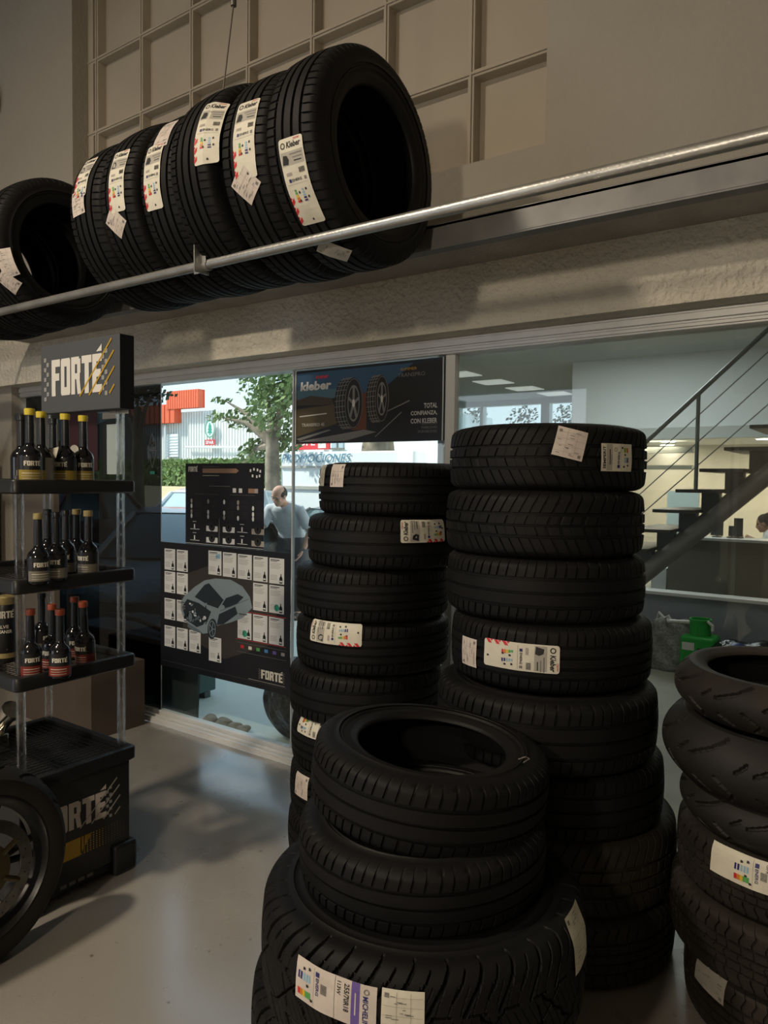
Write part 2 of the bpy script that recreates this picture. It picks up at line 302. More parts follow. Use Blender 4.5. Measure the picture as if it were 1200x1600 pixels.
# ------------------------------------------------------------------ tyres
def tyre_geo(kind, R, W, rim):
    h = W/2; c = .005
    dist = kind.startswith('moto')
    if dist:
        T = h*.97; drop = .30*W
        def surf(z): return R - drop*(abs(z)/T)**2.1
    else:
        T = W*(.375 if kind != 'at' else .33)
        def surf(z):
            a = abs(z)
            if a <= T: return R - c*(a/T)**2
            q = min(1, (a-T)/(h-T)); return R - c - .004*q - .042*(1-math.sqrt(max(0, 1-q*q)))
    # tread path
    if dist:
        zs = [T*(-1+2*i/60) for i in range(61)]
    elif kind == 'at':
        hp = [(T*i/26, R-c*(i/26)**2) for i in range(27)]      # half section: crown, rounded shoulder, upper sidewall
        for i in range(1, 17):
            q = PI/2*i/16; hp.append((T+(h-T)*math.sin(q), R-c-.044*(1-math.cos(q))))
        for i in range(1, 5): hp.append((h, R-c-.044-.0035*i))
        arc = [0]
        for i in range(1, len(hp)): arc.append(arc[-1]+math.hypot(hp[i][0]-hp[i-1][0], hp[i][1]-hp[i-1][1]))
        path = [(-z, r_, -a_) for (z, r_), a_ in list(zip(hp, arc))[:0:-1]] + [(z, r_, a_) for (z, r_), a_ in zip(hp, arc)]
        zs = [p[0] for p in path]
    else:
        s_ = W/.205; e = .0009
        g = {'road': [(-.048, .0038), (-.017, .0042), (.017, .0042), (.048, .0038)], 'touring': [(-.044, .005), (0, .004), (.044, .005)], 'vee': [(-.034, .0045), (.0, .003), (.034, .0045)],
             'van': [(-.04, .0035), (-.013, .003), (.013, .003), (.04, .0035)]}[kind]
        cols = set()
        for gz, hw in g:
            for q in (gz-hw-e, gz-hw, gz+hw, gz+hw+e): cols.add(round(q*s_, 5))
        zz = sorted(cols); ext = [-T*1.0, -T*.86, T*.86, T*1.0]
        for q in (.25, .5, .72, .88, .96, .995): zz += [T+(h-T)*q, -(T+(h-T)*q)]
        zz += ext; a = g[0][0]*s_; b = g[-1][0]*s_
        for i in range(1, 12):
            q = -T*.86+2*T*.86*i/12
            if min(abs(q-x*s_) for x, _ in g) > .0065*s_: zz.append(q)
        zs = sorted(zz)
    GRV = None if (dist or kind == 'at') else [(a*s_, b*s_) for a, b in g]
    C = 2*PI*R
    rows = []
    if dist or kind == 'at':
        N = 1320 if kind == 'at' else 480
        rows = [(i/N, None) for i in range(N)]
    else:
        P = {'road': 74, 'touring': 66, 'vee': 58, 'van': 62}[kind]; rnd = random.Random(5); sizes = [rnd.choice((.85, 1, 1.15)) for _ in range(P)]; tot = sum(sizes); acc = 0
        for i in range(P):
            L = sizes[i]/tot
            for k, (f_, sl) in enumerate(((0, 0), (.39, 0), (.76, 0), (.79, 1), (.96, 1), (.99, 0))): rows.append((acc+L*f_, (i, sl)))
            acc += L
    N = len(rows)
    def skew(z):
        a = z/T
        if kind == 'road': return .010*abs(a)**2.2*(1 if z > 0 else -1) + .004*math.sin(a*3)
        if kind == 'touring': return .014*a
        if kind == 'van': return .012*(1-abs((abs(a)*3) % 2-1))
        if kind == 'vee': return .034*abs(a)**1.25
        return 0
    def depth(s, tagd, z):
        a = abs(z)
        if kind == 'at':
            Pm = C/33; S = s/Pm; off = 0 if z > 0 else .5
            if a > .050:
                q = (a-.050)/.115; cur = .62*max(0, 1-q)**1.6 + .05*math.sin(q*6)
                fade = 1 if q < .62 else max(.30, 1-(q-.62)*1.9)
                if abs(((S+off+cur) % 1)-.5)*Pm < .0034+.0012*(1-q): return .0115*fade
                if .26 < q < .80 and abs(((S+off+cur+.5) % 1)-.5)*Pm < .0020: return .0085*fade
                if q < .5 and abs(((S*3+off+cur*2) % 1)-.5)*Pm/3 < .0007: return .003
                if abs(a-.052) < .0024 and ((S+off) % 1) < .55: return .009
                return 0
            A = (S*Pm + z*1.05 + .004*math.sin(z*200)) % (Pm*2); B = (S*Pm - z*1.05 + Pm*.6) % (Pm*2)
            if min(abs(A-Pm), abs(B-Pm)) < .0034: return .010
            D_ = (S*Pm + z*.35) % (Pm*2)
            if abs(D_-Pm*.3) < .0022 and a < .034: return .008
            if abs((S*4+z*30) % 1-.5)*Pm/4 < .0007 and a < .045: return .003
            return 0
        if dist:
            Pm = C/11; S = s % Pm; dep = 0
            segs = [((.10, .20), (.42, .55)), ((.42, .55), (.60, .86)), ((.55, -.15), (.80, -.60)), ((.80, -.60), (.70, -.9)), ((.15, -.45), (.35, -.80)), ((.85, .15), (1.0, .45))]
            for (s0, z0), (s1, z1) in segs:
                ax, ay, bx, by = s0*Pm, z0*T, s1*Pm, z1*T; px, py = S, z
                L2 = (bx-ax)**2+(by-ay)**2; t_ = max(0, min(1, ((px-ax)*(bx-ax)+(py-ay)*(by-ay))/L2))
                if math.hypot(px-ax-t_*(bx-ax), py-ay-t_*(by-ay)) < .0042: dep = .008
            return dep
        for gz, hw in GRV:
            if abs(z-gz) <= hw+1e-5: return .0075
        i, sl = tagd
        if not sl: return 0
        og = GRV[-1][0]; 
        if a > og:
            if a < T: return .0055
            return .0055*max(0, 1-(a-T)/((h-T)*.93))
        if kind == 'road': return 0
        if kind == 'touring': return 0
        if kind == 'vee': return .005 if (i % 2 == (0 if z > 0 else 1)) else .0008
        if kind == 'van': return .003
        return 0
    if kind != 'at': path = [(z, surf(z), z) for z in zs]
    nz = len(zs); V = []
    nrmz = []
    for j, z in enumerate(zs):
        p0_ = path[max(0, j-1)]; p1_ = path[min(nz-1, j+1)]; dr = p1_[1]-p0_[1]; dz = p1_[0]-p0_[0]; L = math.hypot(dr, dz) or 1; nrmz.append((-dr/L, dz/L))
    for i, (fr, tg) in enumerate(rows):
        for j, z in enumerate(zs):
            d = depth(fr*C, tg, path[j][2]) if 0 < j < nz-1 else 0
            an = 2*PI*fr + skew(z)/R; r = path[j][1]-d*nrmz[j][1]; zz_ = z - d*nrmz[j][0]
            V.append((r*math.cos(an), r*math.sin(an), zz_+h))
    Fc = [(i*nz+j, ((i+1) % N)*nz+j, ((i+1) % N)*nz+j+1, i*nz+j+1) for i in range(N) for j in range(nz-1)]
    tread = MB(); tread.add(V, Fc)
    ze, re = path[-1][0], path[-1][1]; hh = R-rim
    if dist: side = [(ze, re), (h, re-.012), (h*.97, rim+.03), (h*.86, rim+.012), (h*.80, rim+.004), (h*.72, rim), (h*.62, rim+.004), (h*.62, rim+.014), (h*.84, rim+.04), (h*.86, re-.03), (h*.5, surf(h*.5)-.02), (0, R-.018)]
    else:
        side = [(ze, re), (h+.0004, re-.006), (h+.003, re-.014), (h+.004, re-.0155), (h+.0025, re-.0165), (h+.001, rim+hh*.52), (h-.001, rim+hh*.42), (h+.0012, rim+hh*.40), (h+.0012, rim+hh*.37), (h-.004, rim+hh*.33),
                (h*.97, rim+.026), (h*.965, rim+.022), (h*.94, rim+.018), (h*.90, rim+.008), (h*.85, rim+.002), (h*.78, rim), (h*.73, rim+.004), (h*.74, rim+.014), (h*.86, rim+hh*.42), (h*.88, rim+hh*.62), (h*.70, R-.022), (0, R-.016)]
    top = MB(); bot = MB(); n = 96; cut = 10 if not dist else 5
    def half(mb, sg, pts):
        prof = [(r, sg*z+h) for z, r in pts]
        if sg < 0: prof = prof[::-1]
        mb.lathe(prof, n)
    k = [i for i, p in enumerate(side) if p[1] == rim][0]
    half(top, 1, side[:k+1]); half(bot, -1, side[:k+1])
    ln = MB(); half(ln, 1, side[k:]); half(ln, -1, side[k:])
    for mb in (top, bot, ln): mb.f = [f[::-1] for f in mb.f]
    # lathe orientation: make outward
    return dict(tread=tread, top=top, bot=bot, liner=ln, surf=surf, h=h, R=R, T=T, W=W)
_tc = {}
def tyre_proto(kind, R, W, rim):
    k = (kind, R, W, rim)
    if k not in _tc:
        g = tyre_geo(*k); _tc[k] = dict(g=g, me={})
    return _tc[k]
def make_tyre(loc, kind, R, W, rim, label, group, rotz=0, tilt=(0, 0), axis='z', matn='rubber', side=None, name='tyre', cat='tyre'):
    """loc = centre of the bottom face (axis z) or centre of the tyre (axis x)"""
    P = tyre_proto(kind, R, W, rim); t = thing(name, loc, label, cat, group)
    if axis == 'z': t.rotation_euler = (tilt[0], tilt[1], rotz); off = 0
    else:
        t.matrix_world = Matrix.Translation(loc) @ Matrix.Rotation(tilt[1], 4, 'Z') @ Matrix.Rotation(PI/2, 4, 'Y') @ Matrix.Rotation(rotz, 4, 'Z') @ Matrix.Translation((0, 0, -W/2))
        t.location = t.matrix_world.translation
    side = side or ('rubber_side' if matn == 'rubber' else matn)
    for nm, key, mt in (('tread', 'tread', matn), ('sidewall', 'top', side), ('sidewall', 'bot', side), ('inner_liner', 'liner', 'liner')):
        mk = (key, mt)
        if mk not in P['me']:
            ob = P['g'][key].build(nm, mt, t, local=True, smooth=40); P['me'][mk] = ob.data
        else:
            ob = bpy.data.objects.new(nm, P['me'][mk]); COL.objects.link(ob); ob.parent = t
    M = t.matrix_world.copy() if axis == 'x' else Matrix.Translation(loc) @ t.rotation_euler.to_matrix().to_4x4()
    return t, P['g'], M
def sticker(ty, u, v, art, phi, name='label_sticker', dz=0):
    """place printed sheet 'art' (w x l, centred) on the tread where the line of sight meets it"""
    t, g, M = ty; Mi = M.inverted(); o = Mi @ CAM; d = (Mi.to_3x3() @ ray(u, v)).normalized()
    R = g['R']; a = d.x**2+d.y**2; b = 2*(o.x*d.x+o.y*d.y); c = o.x**2+o.y**2-R*R; q = b*b-4*a*c
    s = (-b-math.sqrt(max(q, 0)))/(2*a); p = o+d*s; th = math.atan2(p.y, p.x); zc = p.z-g['h']+dz
    cp, sn = math.cos(phi), math.sin(phi); rnd = random.Random(int(u*7+v)); k1, k2 = rnd.uniform(0, 6), rnd.uniform(0, 6)
    def mp(x, y, l):
        A = x*cp-y*sn; B = x*sn+y*cp; z = zc+B; zl = g['T']+.30*(g['h']-g['T']); zq = z; za = max(-zl, min(zl, z)); r = g['surf'](za)-.45*abs(z-za)+.0026+.0007*l+.0008*math.sin(A*60+k1)*math.sin(B*70+k2)
        an = th+A/R; return Vector((r*math.cos(an), r*math.sin(an), g['h']+zq))
    ob = art.emit(name, mp, t, local=True); return ob

def brand_art(w=.088, l=.235, long=True, red=True, brand='Kleber'):
    a = Art(); a.seg = .015; x0, y0 = -w/2, -l/2; r = .008
    # sheet with clipped corners
    a.rect(x0+r, y0, w-2*r, l, 'paper', 0); a.rect(x0, y0+r, r, l-2*r, 'paper', 0); a.rect(x0+w-r, y0+r, r, l-2*r, 'paper', 0)
    for cx, cy, sx, sy in ((x0+r, y0+r, -1, -1), (x0+w-r, y0+r, 1, -1), (x0+r, y0+l-r, -1, 1), (x0+w-r, y0+l-r, 1, 1)):
        a.poly([(cx, cy)]+[(cx+sx*r*math.cos(q), cy+sy*r*math.sin(q)) for q in (0, PI/6, PI/3, PI/2)][::(1 if sx*sy > 0 else -1)], 'paper', 0)
    ty = y0+l
    a.ring(x0+.015, ty-.019, .0085, .0085, .003, 'ink', 1, 14)
    if brand: a.text(brand, x0+.028, ty-.027, w*.58, .0165, 'ink', 1, bold=.03, shear=.12)
    a.text('new', x0+w*.62, ty-.0085, .022, .0055, 'red', 1, shear=.3)
    a.rect(x0+.004, ty-.072, w-.008, .036, 'paper_grey', .6)
    a.poly([(x0+.006, ty-.068), (x0+.028, ty-.070), (x0+.032, ty-.058), (x0+.026, ty-.046), (x0+.012, ty-.044)], 'ink', 1)
    a.rect(x0+.036, ty-.046, .044, .0035, 'ink_grey', 1); a.rect(x0+.046, ty-.055, .034, .003, 'ink_grey', 1); a.rect(x0+.05, ty-.064, .026, .003, 'ink', 1)
    if l > .15:
        for i in range(9): a.rect(x0+w*.68+i*.0023, ty-.096, .0012, .014, 'ink', 1)
        a.rect(x0+.012, ty-.098, .02, .008, 'ink_soft', 1)
        yb = ty-.116
        a.rect(x0+.016, yb, .009, .009, 'navy', 1); a.text('ENERG', x0+.028, yb+.001, .034, .0075, 'ink', 1, bold=.02); a.rect(x0+w-.016, yb, .008, .009, 'ink_grey', 1)
        a.rect(x0+.006, yb-.006, w-.012, .0008, 'ink_soft', 1)
        yc = yb-.05
        cols = ['green', 'green', 'yellow', 'orange', 'red']
        for i, c in enumerate(cols): a.rect(x0+.024, yc+.024-i*.0075, .007+i*.0015, .006, c, 1)
        for i in range(5): a.rect(x0+.050, yc+.024-i*.0075, .007+i*.001, .005, 'light_blue' if i < 3 else 'navy', 1)
        for px, py in ((x0+.040, yc+.020), (x0+.066, yc+.026), (x0+.036, yc-.002), (x0+.068, yc+.004), (x0+.050, y0+.014)):
            a.poly([(px-.003, py-.003), (px+.003, py-.003), (px+.003, py+.002), (px, py+.0045), (px-.003, py+.002)], 'ink', 1)
        if red:
            for i in range(3):
                yy = y0+.006+i*.028
                a.poly([(x0, yy), (x0+.012, yy+.010), (x0+.012, yy+.022), (x0, yy+.012)], 'red', 1)
                a.poly([(x0, yy+.015), (x0+.006, yy+.020), (x0, yy+.026)], 'red', 1)
    return a
def slip_art(w=.075, l=.095, m='paper_pink'):
    a = Art(); a.seg = .015; x0, y0 = -w/2, -l/2; a.rect(x0, y0, w, l, m, 0)
    for f in (.18, .40, .62, .84): a.rect(x0+.003, y0+l*f, w-.006, .0007, 'ink_soft', 1)
    for f in (.35, .68): a.rect(x0+w*f, y0+.004, .0007, l-.008, 'ink_soft', 1)
    rnd = random.Random(int(w*1000+l*777))
    for i in range(12): a.rect(x0+.006+rnd.random()*(w-.03), y0+.006+rnd.random()*(l-.014), .006+rnd.random()*.012, .0016, 'ink_grey', 1)
    a.rect(x0+.006, y0+l-.016, .009, .009, 'ink_grey', 1); a.rect(x0+w-.016, y0+.006, .009, .009, 'ink_grey', 1)
    return a
def wide_label(kind):
    w, l = .088, .205
    if kind == 'van': w, l = .078, .20
    if kind == 'top': w, l = .083, .125
    a = Art(); a.seg = .015; x0, y0 = -w/2, -l/2; a.rect(x0, y0, w, l, 'paper' if kind != 'michelin' else 'paper_pink', 0); ty = y0+l
    def tx(t, yy, ww, hh, m, x=None, b=0): a.text(t, (x if x is not None else x0+(w-ww)/2), yy, ww, hh, m, 1, bold=b)
    if kind == 'michelin':
        tx('MICHELIN', ty-.030, .06, .012, 'navy', x0+.022, .02); a.ring(x0+.013, ty-.022, .006, .006, .002, 'ink_grey')
        a.rect(x0, ty-.056, w, .019, 'purple', .5); a.rect(x0+.02, ty-.048, .045, .003, 'paper_pink')
        tx('255/70R18', ty-.073, .056, .012, 'ink', x0+.008, .02); tx('113W', ty-.090, .026, .009, 'ink', x0+.008, .02)
        a.rect(x0, ty-.096, w, .0008, 'ink_grey'); yb = ty-.146
    elif kind == 'van':
        tx('175/70R14C', ty-.022, .068, .013, 'ink', None, .02); tx('95/93T', ty-.038, .04, .009, 'ink', x0+.006, .01); tx('GPR', ty-.052, .02, .008, 'ink', x0+.006)
        yb = ty-.078
    else:
        tx('SEMPERIT', ty-.016, .068, .010, 'ink', None, .03); a.rect(x0+.002, ty-.040, w-.004, .021, 'paper_grey', .5); a.rect(x0+.02, ty-.032, .046, .003, 'ink'); a.rect(x0+.02, ty-.038, .03, .002, 'ink_grey')
        a.ring(x0+w-.018, ty-.052, .006, .006, .0015, 'ink_grey'); yb = ty-.070
    if kind != 'top':
        for i in range(9): a.rect(x0+w*.35+i*.0023, yb+.014, .0012, .016, 'ink', 1)
    a.rect(x0+.010, yb, .010, .010, 'navy', 1); tx('ENERG', yb+.001, .036, .008, 'navy', x0+.023, .02)
    a.rect(x0+.004, yb-.005, w-.008, .0007, 'ink_soft')
    y2 = yb-.020
    for i, c in enumerate(['green', 'green', 'yellow', 'orange', 'red']): a.rect(x0+w-.026, y2-i*.0078 if kind != 'top' else y2-i*.004, .014, .0072 if kind != 'top' else .0035, c)
    for i in range(5): a.rect(x0+.026, y2-i*.0078 if kind != 'top' else y2-i*.004, .016, .005 if kind != 'top' else .0025, 'light_blue' if i < 3 else 'navy')
    for px, py in ((x0+.014, yb-.018), (x0+.050, yb-.022), (x0+.018, yb-.034), (x0+w-.012, yb-.010)):
        a.poly([(px-.003, py-.003), (px+.003, py-.003), (px+.003, py+.002), (px, py+.0045), (px-.003, py+.002)], 'ink', 1)
    return a
HP = PI/2
def stackpos(side_u, v, R, d, right=False):
    r = ray(side_u, v); az = math.atan2(r.x, r.y); a = az + (-1 if right else 1)*math.asin(R/d); return math.sin(a)*d, math.cos(a)*d

# ================================================================== SETTING
YF = 2.93      # plane of the shop glass
K = YF-.015
b = MB(); b.box((-9, -5, -.2), (3.2, YF-.1, 0)); struct(b, 'floor', 'painted_floor', smooth=0)
b = MB(); b.box((-9, -5, 5.6), (3.2, 3.2, 5.8)); struct(b, 'ceiling', 'panel_cream', smooth=0)
b = MB(); b.box((-9, -5.2, 0), (3.2, -5, 5.8)); struct(b, 'wall_back', 'plaster', smooth=0)
b = MB(); b.box((3.0, -5, 0), (3.2, 3.2, 5.8)); struct(b, 'wall_right', 'plaster', smooth=0)
b = MB(); b.box((-9.2, -5.2, 0), (-9, 3.2, 5.8)); struct(b, 'wall_left', 'plaster', smooth=0)
# upper front wall with recessed blocked-up window grid
gx = [-4.386*.8814+.465*.8814*i for i in range(-0, 8)]   # grid lines at y=2.60
YG = 2.60; s = YG/2.95
gl, gr = -4.50*s-.02, -1.224*s; gz0 = 1.5+(2.862-1.5)*s; cell = .4665*s
zlines = [1.5+(3.305-1.5)*s+cell*i for i in range(-1, 8)]
b = MB(); xe = -4.62*.93
b.box((xe-.0, 2.50, 2.411), (gl, 2.80, 5.6)); b.box((gr, 2.50, 2.411), (3, 2.80, 5.6)); b.box((gl, 2.50, 2.411), (gr, 2.80, gz0)); b.box((gl, 2.74, gz0), (gr, 2.80, 5.6))
b.box((-9, 2.50, 2.60), (xe, 2.80, 5.6))
struct(b, 'wall_front_upper', 'plaster', smooth=0)
b = MB()   # sloped broken ledge under the panels
b.prism([(2.50, gz0), (2.70, gz0), (2.70, gz0+.035), (2.60, gz0+.03)], gl, gr, 0, Matrix(((0, 0, 1, 0), (1, 0, 0, 0), (0, 1, 0, 0), (0, 0, 0, 1)))); struct(b, 'trim_1', 'rough_plaster', smooth=0)
b = MB(); b.box((gl, 2.655, gz0), (gr, 2.74, 5.6)); struct(b, 'wall_front_panels', 'panel_cream', smooth=0)
b = MB(); xv = []; x = -1.6295*s
while x > gl: xv.append(x); x -= cell
for x in xv:
    b.box((x-.014, YG, gz0), (x+.014, 2.66, 5.6)); b.box((x-.005, YG-.007, gz0), (x+.005, YG, 5.6))
b.box((gl, YG, gz0), (gl+.05, 2.66, 5.6))
for z in zlines[1:]:
    if z > 5.6: break
    b.box((gl, YG+.001, z-.014), (gr, 2.66, z+.014)); b.box((gl, YG-.006, z-.005), (gr, YG+.001, z+.005))
struct(b, 'trim_2', 'panel_cream', bevel=.003, smooth=0)
b = MB(); b.box((-9, 2.76, 2.139), (3, 3.06, 2.60)); struct(b, 'wall_front_lintel', 'rough_plaster', smooth=0)
b = MB(); b.box((-4.92, 2.50, 2.405), (3, 2.765, 2.4112)); b.box((-9, 2.5, 2.594), (-4.92, 2.765, 2.6)); struct(b, 'trim_3', 'ledge_grey', smooth=0)
b = MB(); b.box((-5.28, YF-.05, 2.068), (3, YF+.05, 2.139)); b.box((-5.28, YF-.06, 2.10), (3, YF-.05, 2.128)); b.box((-5.28, YF-.056, 2.076), (3, YF-.05, 2.092))
struct(b, 'trim_4', 'alu', bevel=.003, smooth=0)
b = MB(); b.box((-9, 2.83, 0), (-5.30, 3.06, 2.139)); struct(b, 'wall_front_left', 'plaster', smooth=0)
b = MB(); b.box((-5.28, 2.83, 0), (3, 3.0, .02)); b.box((-5.28, 2.835, .02), (3, 2.85, .032)); b.box((-5.28, 2.872, .02), (3, 2.884, .036)); b.box((-5.28, 2.905, .02), (3, 2.955, .05))
struct(b, 'trim_5', 'alu_white', bevel=.002, smooth=0)
def k_(u, v): return onY(u, v, YF)
X252 = k_(252, 800).x; X458 = k_(458, 800).x; X705 = k_(703, 620).x; X33 = -5.29
def pane(name, x0, x1, z0, z1, m, y=YF):
    b = MB(); b.box((x0, y-.004, z0), (x1, y+.004, z1)); return struct(b, name, m, smooth=0)
def framebar(par, x, wd, m='alu', z0=.05, z1=2.068, y=YF):
    b = MB(); b.box((x-wd/2, y-min(.02, wd), z0), (x+wd/2, y+min(.02, wd), z1)); o = b.build('window_frame', m, par, smooth=0, bevel=.0008); return o
w1 = pane('window_1', -5.28, X252, .05, 2.068, 'smoked_glass'); framebar(w1, X252, .003, 'alu')
w2 = pane('window_2', X252+.006, X458-.006, .05, 2.068, 'clear_glass'); framebar(w2, X458, .009, 'alu')
w3 = pane('window_3', X458+.01, X705-.02, .05, 2.068, 'clear_glass'); framebar(w3, X705+.012, .048, 'alu_white')
w4 = pane('window_4', X705+.04, 3.0, .05, 2.068, 'office_glass')
b = MB(); x0 = k_(36, 700).x; x1 = k_(98, 700).x; b.box((x0, 2.86, .03), (x1, 2.90, 1.90)); d1 = struct(b, 'door_1', 'door_brown', smooth=0)
b = MB(); b.box((x0-.05, 2.85, .03), (x0, 2.91, 1.95)); b.box((x0, 2.85, 1.90), (x1, 2.91, 1.95)); b.build('door_frame', 'galv_dark', d1, smooth=0)

# showroom beyond the right-hand glass
def pl(y): return -.571*y-.03
b = MB(); b.prism([(pl(3.0), 3.0), (3.2, 3.0), (3.2, 16.2), (pl(16.2), 16.2)], -.2, .0); struct(b, 'floor_showroom', 'concrete', smooth=0)
b = MB(); b.prism([(pl(3.0)-.06, 3.0), (pl(3.0), 3.0), (pl(16), 16), (pl(16)-.06, 16)], 0, 3.42); struct(b, 'wall_partition', 'white_wall', smooth=0)
b = MB(); b.prism([(pl(3.06)-.06, 3.06), (3.2, 3.06), (3.2, 16.2), (pl(16.2), 16.2)], 3.42, 3.6)
co = struct(b, 'ceiling_showroom', 'ceil_grey', smooth=0)
b = MB(); b.box((3.0, 3.0, 0), (3.2, 16.2, 3.6)); struct(b, 'wall_showroom_right', 'white_wall', smooth=0)
KY = 6.395
b = MB(); b.box((pl(KY)+.02, KY, 0), (3, KY+.12, .575)); struct(b, 'wall_knee', 'dado_grey', smooth=0)
b = MB(); b.box((pl(KY)+.02, KY-.03, .565), (3, KY+.15, .59)); struct(b, 'trim_6', 'alu_white', smooth=0)
pane('window_5', pl(KY)+.02, 3, .59, 3.42, 'office_glass', KY+.06)
# far wall with windows (y=16)
fy = 16; 
def fx(u, v=650): return onY(u, v, fy).x
b = MB(); zt = 3.30; zb = 2.0
xs = [pl(16), fx(717), fx(752)-.04, fx(752)+.04, fx(845), fx(858), fx(897), 3]
b.box((xs[0], fy, 0), (xs[-1], fy+.2, zb)); b.box((xs[0], fy, zt), (xs[-1], fy+.2, 3.6))
for i in (0, 2, 4, 6): b.box((xs[i], fy, zb), (xs[i+1], fy+.2, zt))
struct(b, 'wall_far', 'white_wall', smooth=0)
for i, (a_, c_) in enumerate(((1, 2), (3, 4), (5, 6))):
    pane('window_%d' % (6+i), xs[a_], xs[c_], zb, zt, 'clear_glass', fy+.1)
# mezzanine front, beam, warm back wall
my = 11.5; mx = onY(893, 650, my).x
b = MB(); b.box((mx, my, 2.30), (3, my+.15, 3.42)); struct(b, 'wall_mezzanine', 'white_wall', smooth=0)
b = MB(); b.box((mx-.1, my-.1, 2.16), (3, my-.0, 2.33)); struct(b, 'trim_7', 'ceil_grey', smooth=0)
b = MB(); b.box((mx, my, 2.20), (3, fy, 2.30)); struct(b, 'ceiling_mezzanine', 'white_wall', smooth=0)
b = MB(); b.box((mx-.3, 14.2, 0), (3, 14.3, 2.2)); struct(b, 'wall_office', 'cream_wall', smooth=0)
b = MB(); q0 = onY(1012, 700, 12.6); q1 = onY(1082, 700, 12.6); b.box((q0.x-.6, 12.6, 2.0), (q1.x, 12.75, 2.1)); b.box((q0.x-.6, 12.6, 1.73), (q1.x, 12.75, 1.80)); struct(b, 'trim_8', 'ceil_grey', smooth=0)
# outside ground
b = MB(); b.box((-60, 3.0, -.12), (pl(3.0)-.06, 60, -.02)); b.box((-60, 3, -.1), (40, 3.0, -.02))
b = MB(); b.prism([(-70, 3.0), (pl(3.0)-.06, 3.0), (pl(16)-.06, 16.2), (30, 16.2), (30, 70), (-70, 70)], -.12, -.02); struct(b, 'floor_yard', 'asphalt', smooth=0)

# ------------------------------------------------------------------ lamps
for i, (p, e, sz, ty_) in enumerate(LAMPS):
    t = thing('ceiling_lamp', (p[0], p[1], p[2]), ['wide hanging workshop lamp behind the camera on the left', 'bare globe lamp hanging low behind the camera'][i], 'lamp')
    if ty_ == 'POINT':
        b = MB(); b.lathe([(.03, p[2]+.42), (.05, p[2]+.40), (.05, p[2]+.32), (.02, p[2]+.30)], 24, M=Matrix.Translation((p[0], p[1], 0))); b.build('lamp_socket', 'alu', t)
    else:
      b = MB(); b.lathe([(.05, p[2]+.34), (.08, p[2]+.30), (.30, p[2]+.06), (.34, p[2]+.03), (.33, p[2]+.03), (.28, p[2]+.055), (.06, p[2]+.29)], 32, M=Matrix.Translation((p[0], p[1], 0))); b.build('lamp_shade', 'alu', t)
    b = MB(); b.tube([(p[0], p[1], p[2]+.3), (p[0], p[1], 5.6)], .008, 8); b.build('cord', 'steel_cable', t)
    ld = bpy.data.lights.new('lamp_light', ty_)
    if ty_ == 'AREA': ld.shape = 'DISK'; ld.size = sz*.55
    else: ld.shadow_soft_size = sz*.5
    ld.energy = e; ld.color = LAMP_COL
    lo = bpy.data.objects.new('lamp_light', ld); COL.objects.link(lo); lo.parent = t; lo.location = (0, 0, .02)
# big soft cool fill light, added in front of the closed back wall
ld = bpy.data.lights.new('cool_fill', 'AREA'); ld.shape = 'RECTANGLE'; ld.size = 3.4; ld.size_y = 2.6; ld.energy = FILL; ld.color = (.78, .88, 1)
lo = bpy.data.objects.new('cool_fill', ld); COL.objects.link(lo); lo.location = (-5.6, -4.9, 1.6); lo.rotation_euler = (math.radians(90), 0, 0)
# showroom lights
for i, (x, y, z, e, c, sz) in enumerate([(-1.2, 12.9, 2.17, 17, (1, .85, .62), .8), (-3.4, 12.9, 2.17, 12, (1, .85, .62), .8), (-3.0, 9.2, 3.40, 26, (.95, 1, 1), 1.6), (-1.0, 5.0, 3.40, 3.5, (1, .95, .85), 1.2)]):
    ld = bpy.data.lights.new('showroom_light', 'AREA'); ld.size = sz; ld.energy = e; ld.color = c
    lo = bpy.data.objects.new('showroom_light', ld); COL.objects.link(lo); lo.location = (x, y, z)

# ================================================================== TYRE RACK ON THE WALL
ry = 1.72; rz = 2.222
rk = thing('tyre_rack', (-2.0, 1.95, 2.2), 'galvanised pipe and channel rack holding the row of tyres along the wall', 'rack')
b = MB(); b.tube([(-6.2, ry, rz), (-3, ry, rz+.004), (-1, ry, rz-.001), (1.6, ry, rz+.004)], .0165, 20); b.build('front_rail', 'galv', rk)
b = MB(); cyb = 2.225; b.box((-6.2, cyb, 2.378), (1.6, cyb+.05, 2.392)); b.box((-6.2, cyb, 2.312), (1.6, cyb+.006, 2.39)); b.box((-6.2, cyb, 2.306), (1.6, cyb+.05, 2.313)); b.build('back_channel', 'galv_dark', rk, smooth=0, bevel=.002)
cx = -1.969
b = MB(); b.box((cx-.030, ry-.020, rz-.030), (cx-.002, ry-.016, rz+.055)); b.box((cx+.002, ry-.020, rz-.0), (cx+.028, ry-.016, rz+.06)); b.box((cx-.002, ry-.045, rz-.03), (cx+.002, ry+.02, rz+.085)); b.tube([(cx-.022, ry, rz), (cx+.024, ry, rz)], .0205, 18)
o = b.build('clamp', 'galv', rk, bevel=.001)
for dx, dz in ((-.018, .038), (.016, .038)): b = MB(); b.tube([(cx+dx, ry-.024, rz+dz), (cx+dx, ry-.014, rz+dz)], .005, 10); b.build('bolt', 'ink', o)
hk = onX(365, 5, cx)
b = MB(); b.tube([(cx, ry, rz+.06), tuple(hk), (cx+.0, hk.y+.05, 5.6)], .0028, 8); b.tube([tuple(hk+Vector((0, 0, .03))), tuple(hk+Vector((0, 0, -.01)))], .010, 10); b.build('hanger_cable', 'steel_cable', rk)
for xx in (-4.9, .9):
    b = MB(); b.tube([(xx, ry, rz-.01), (xx, cyb+.02, 2.30)], .010, 8); b.tube([(xx, cyb+.03, 2.33), (xx, 2.52, 2.42)], .012, 8); b.build('cross_bar', 'galv_dark', rk)
Rr = .325
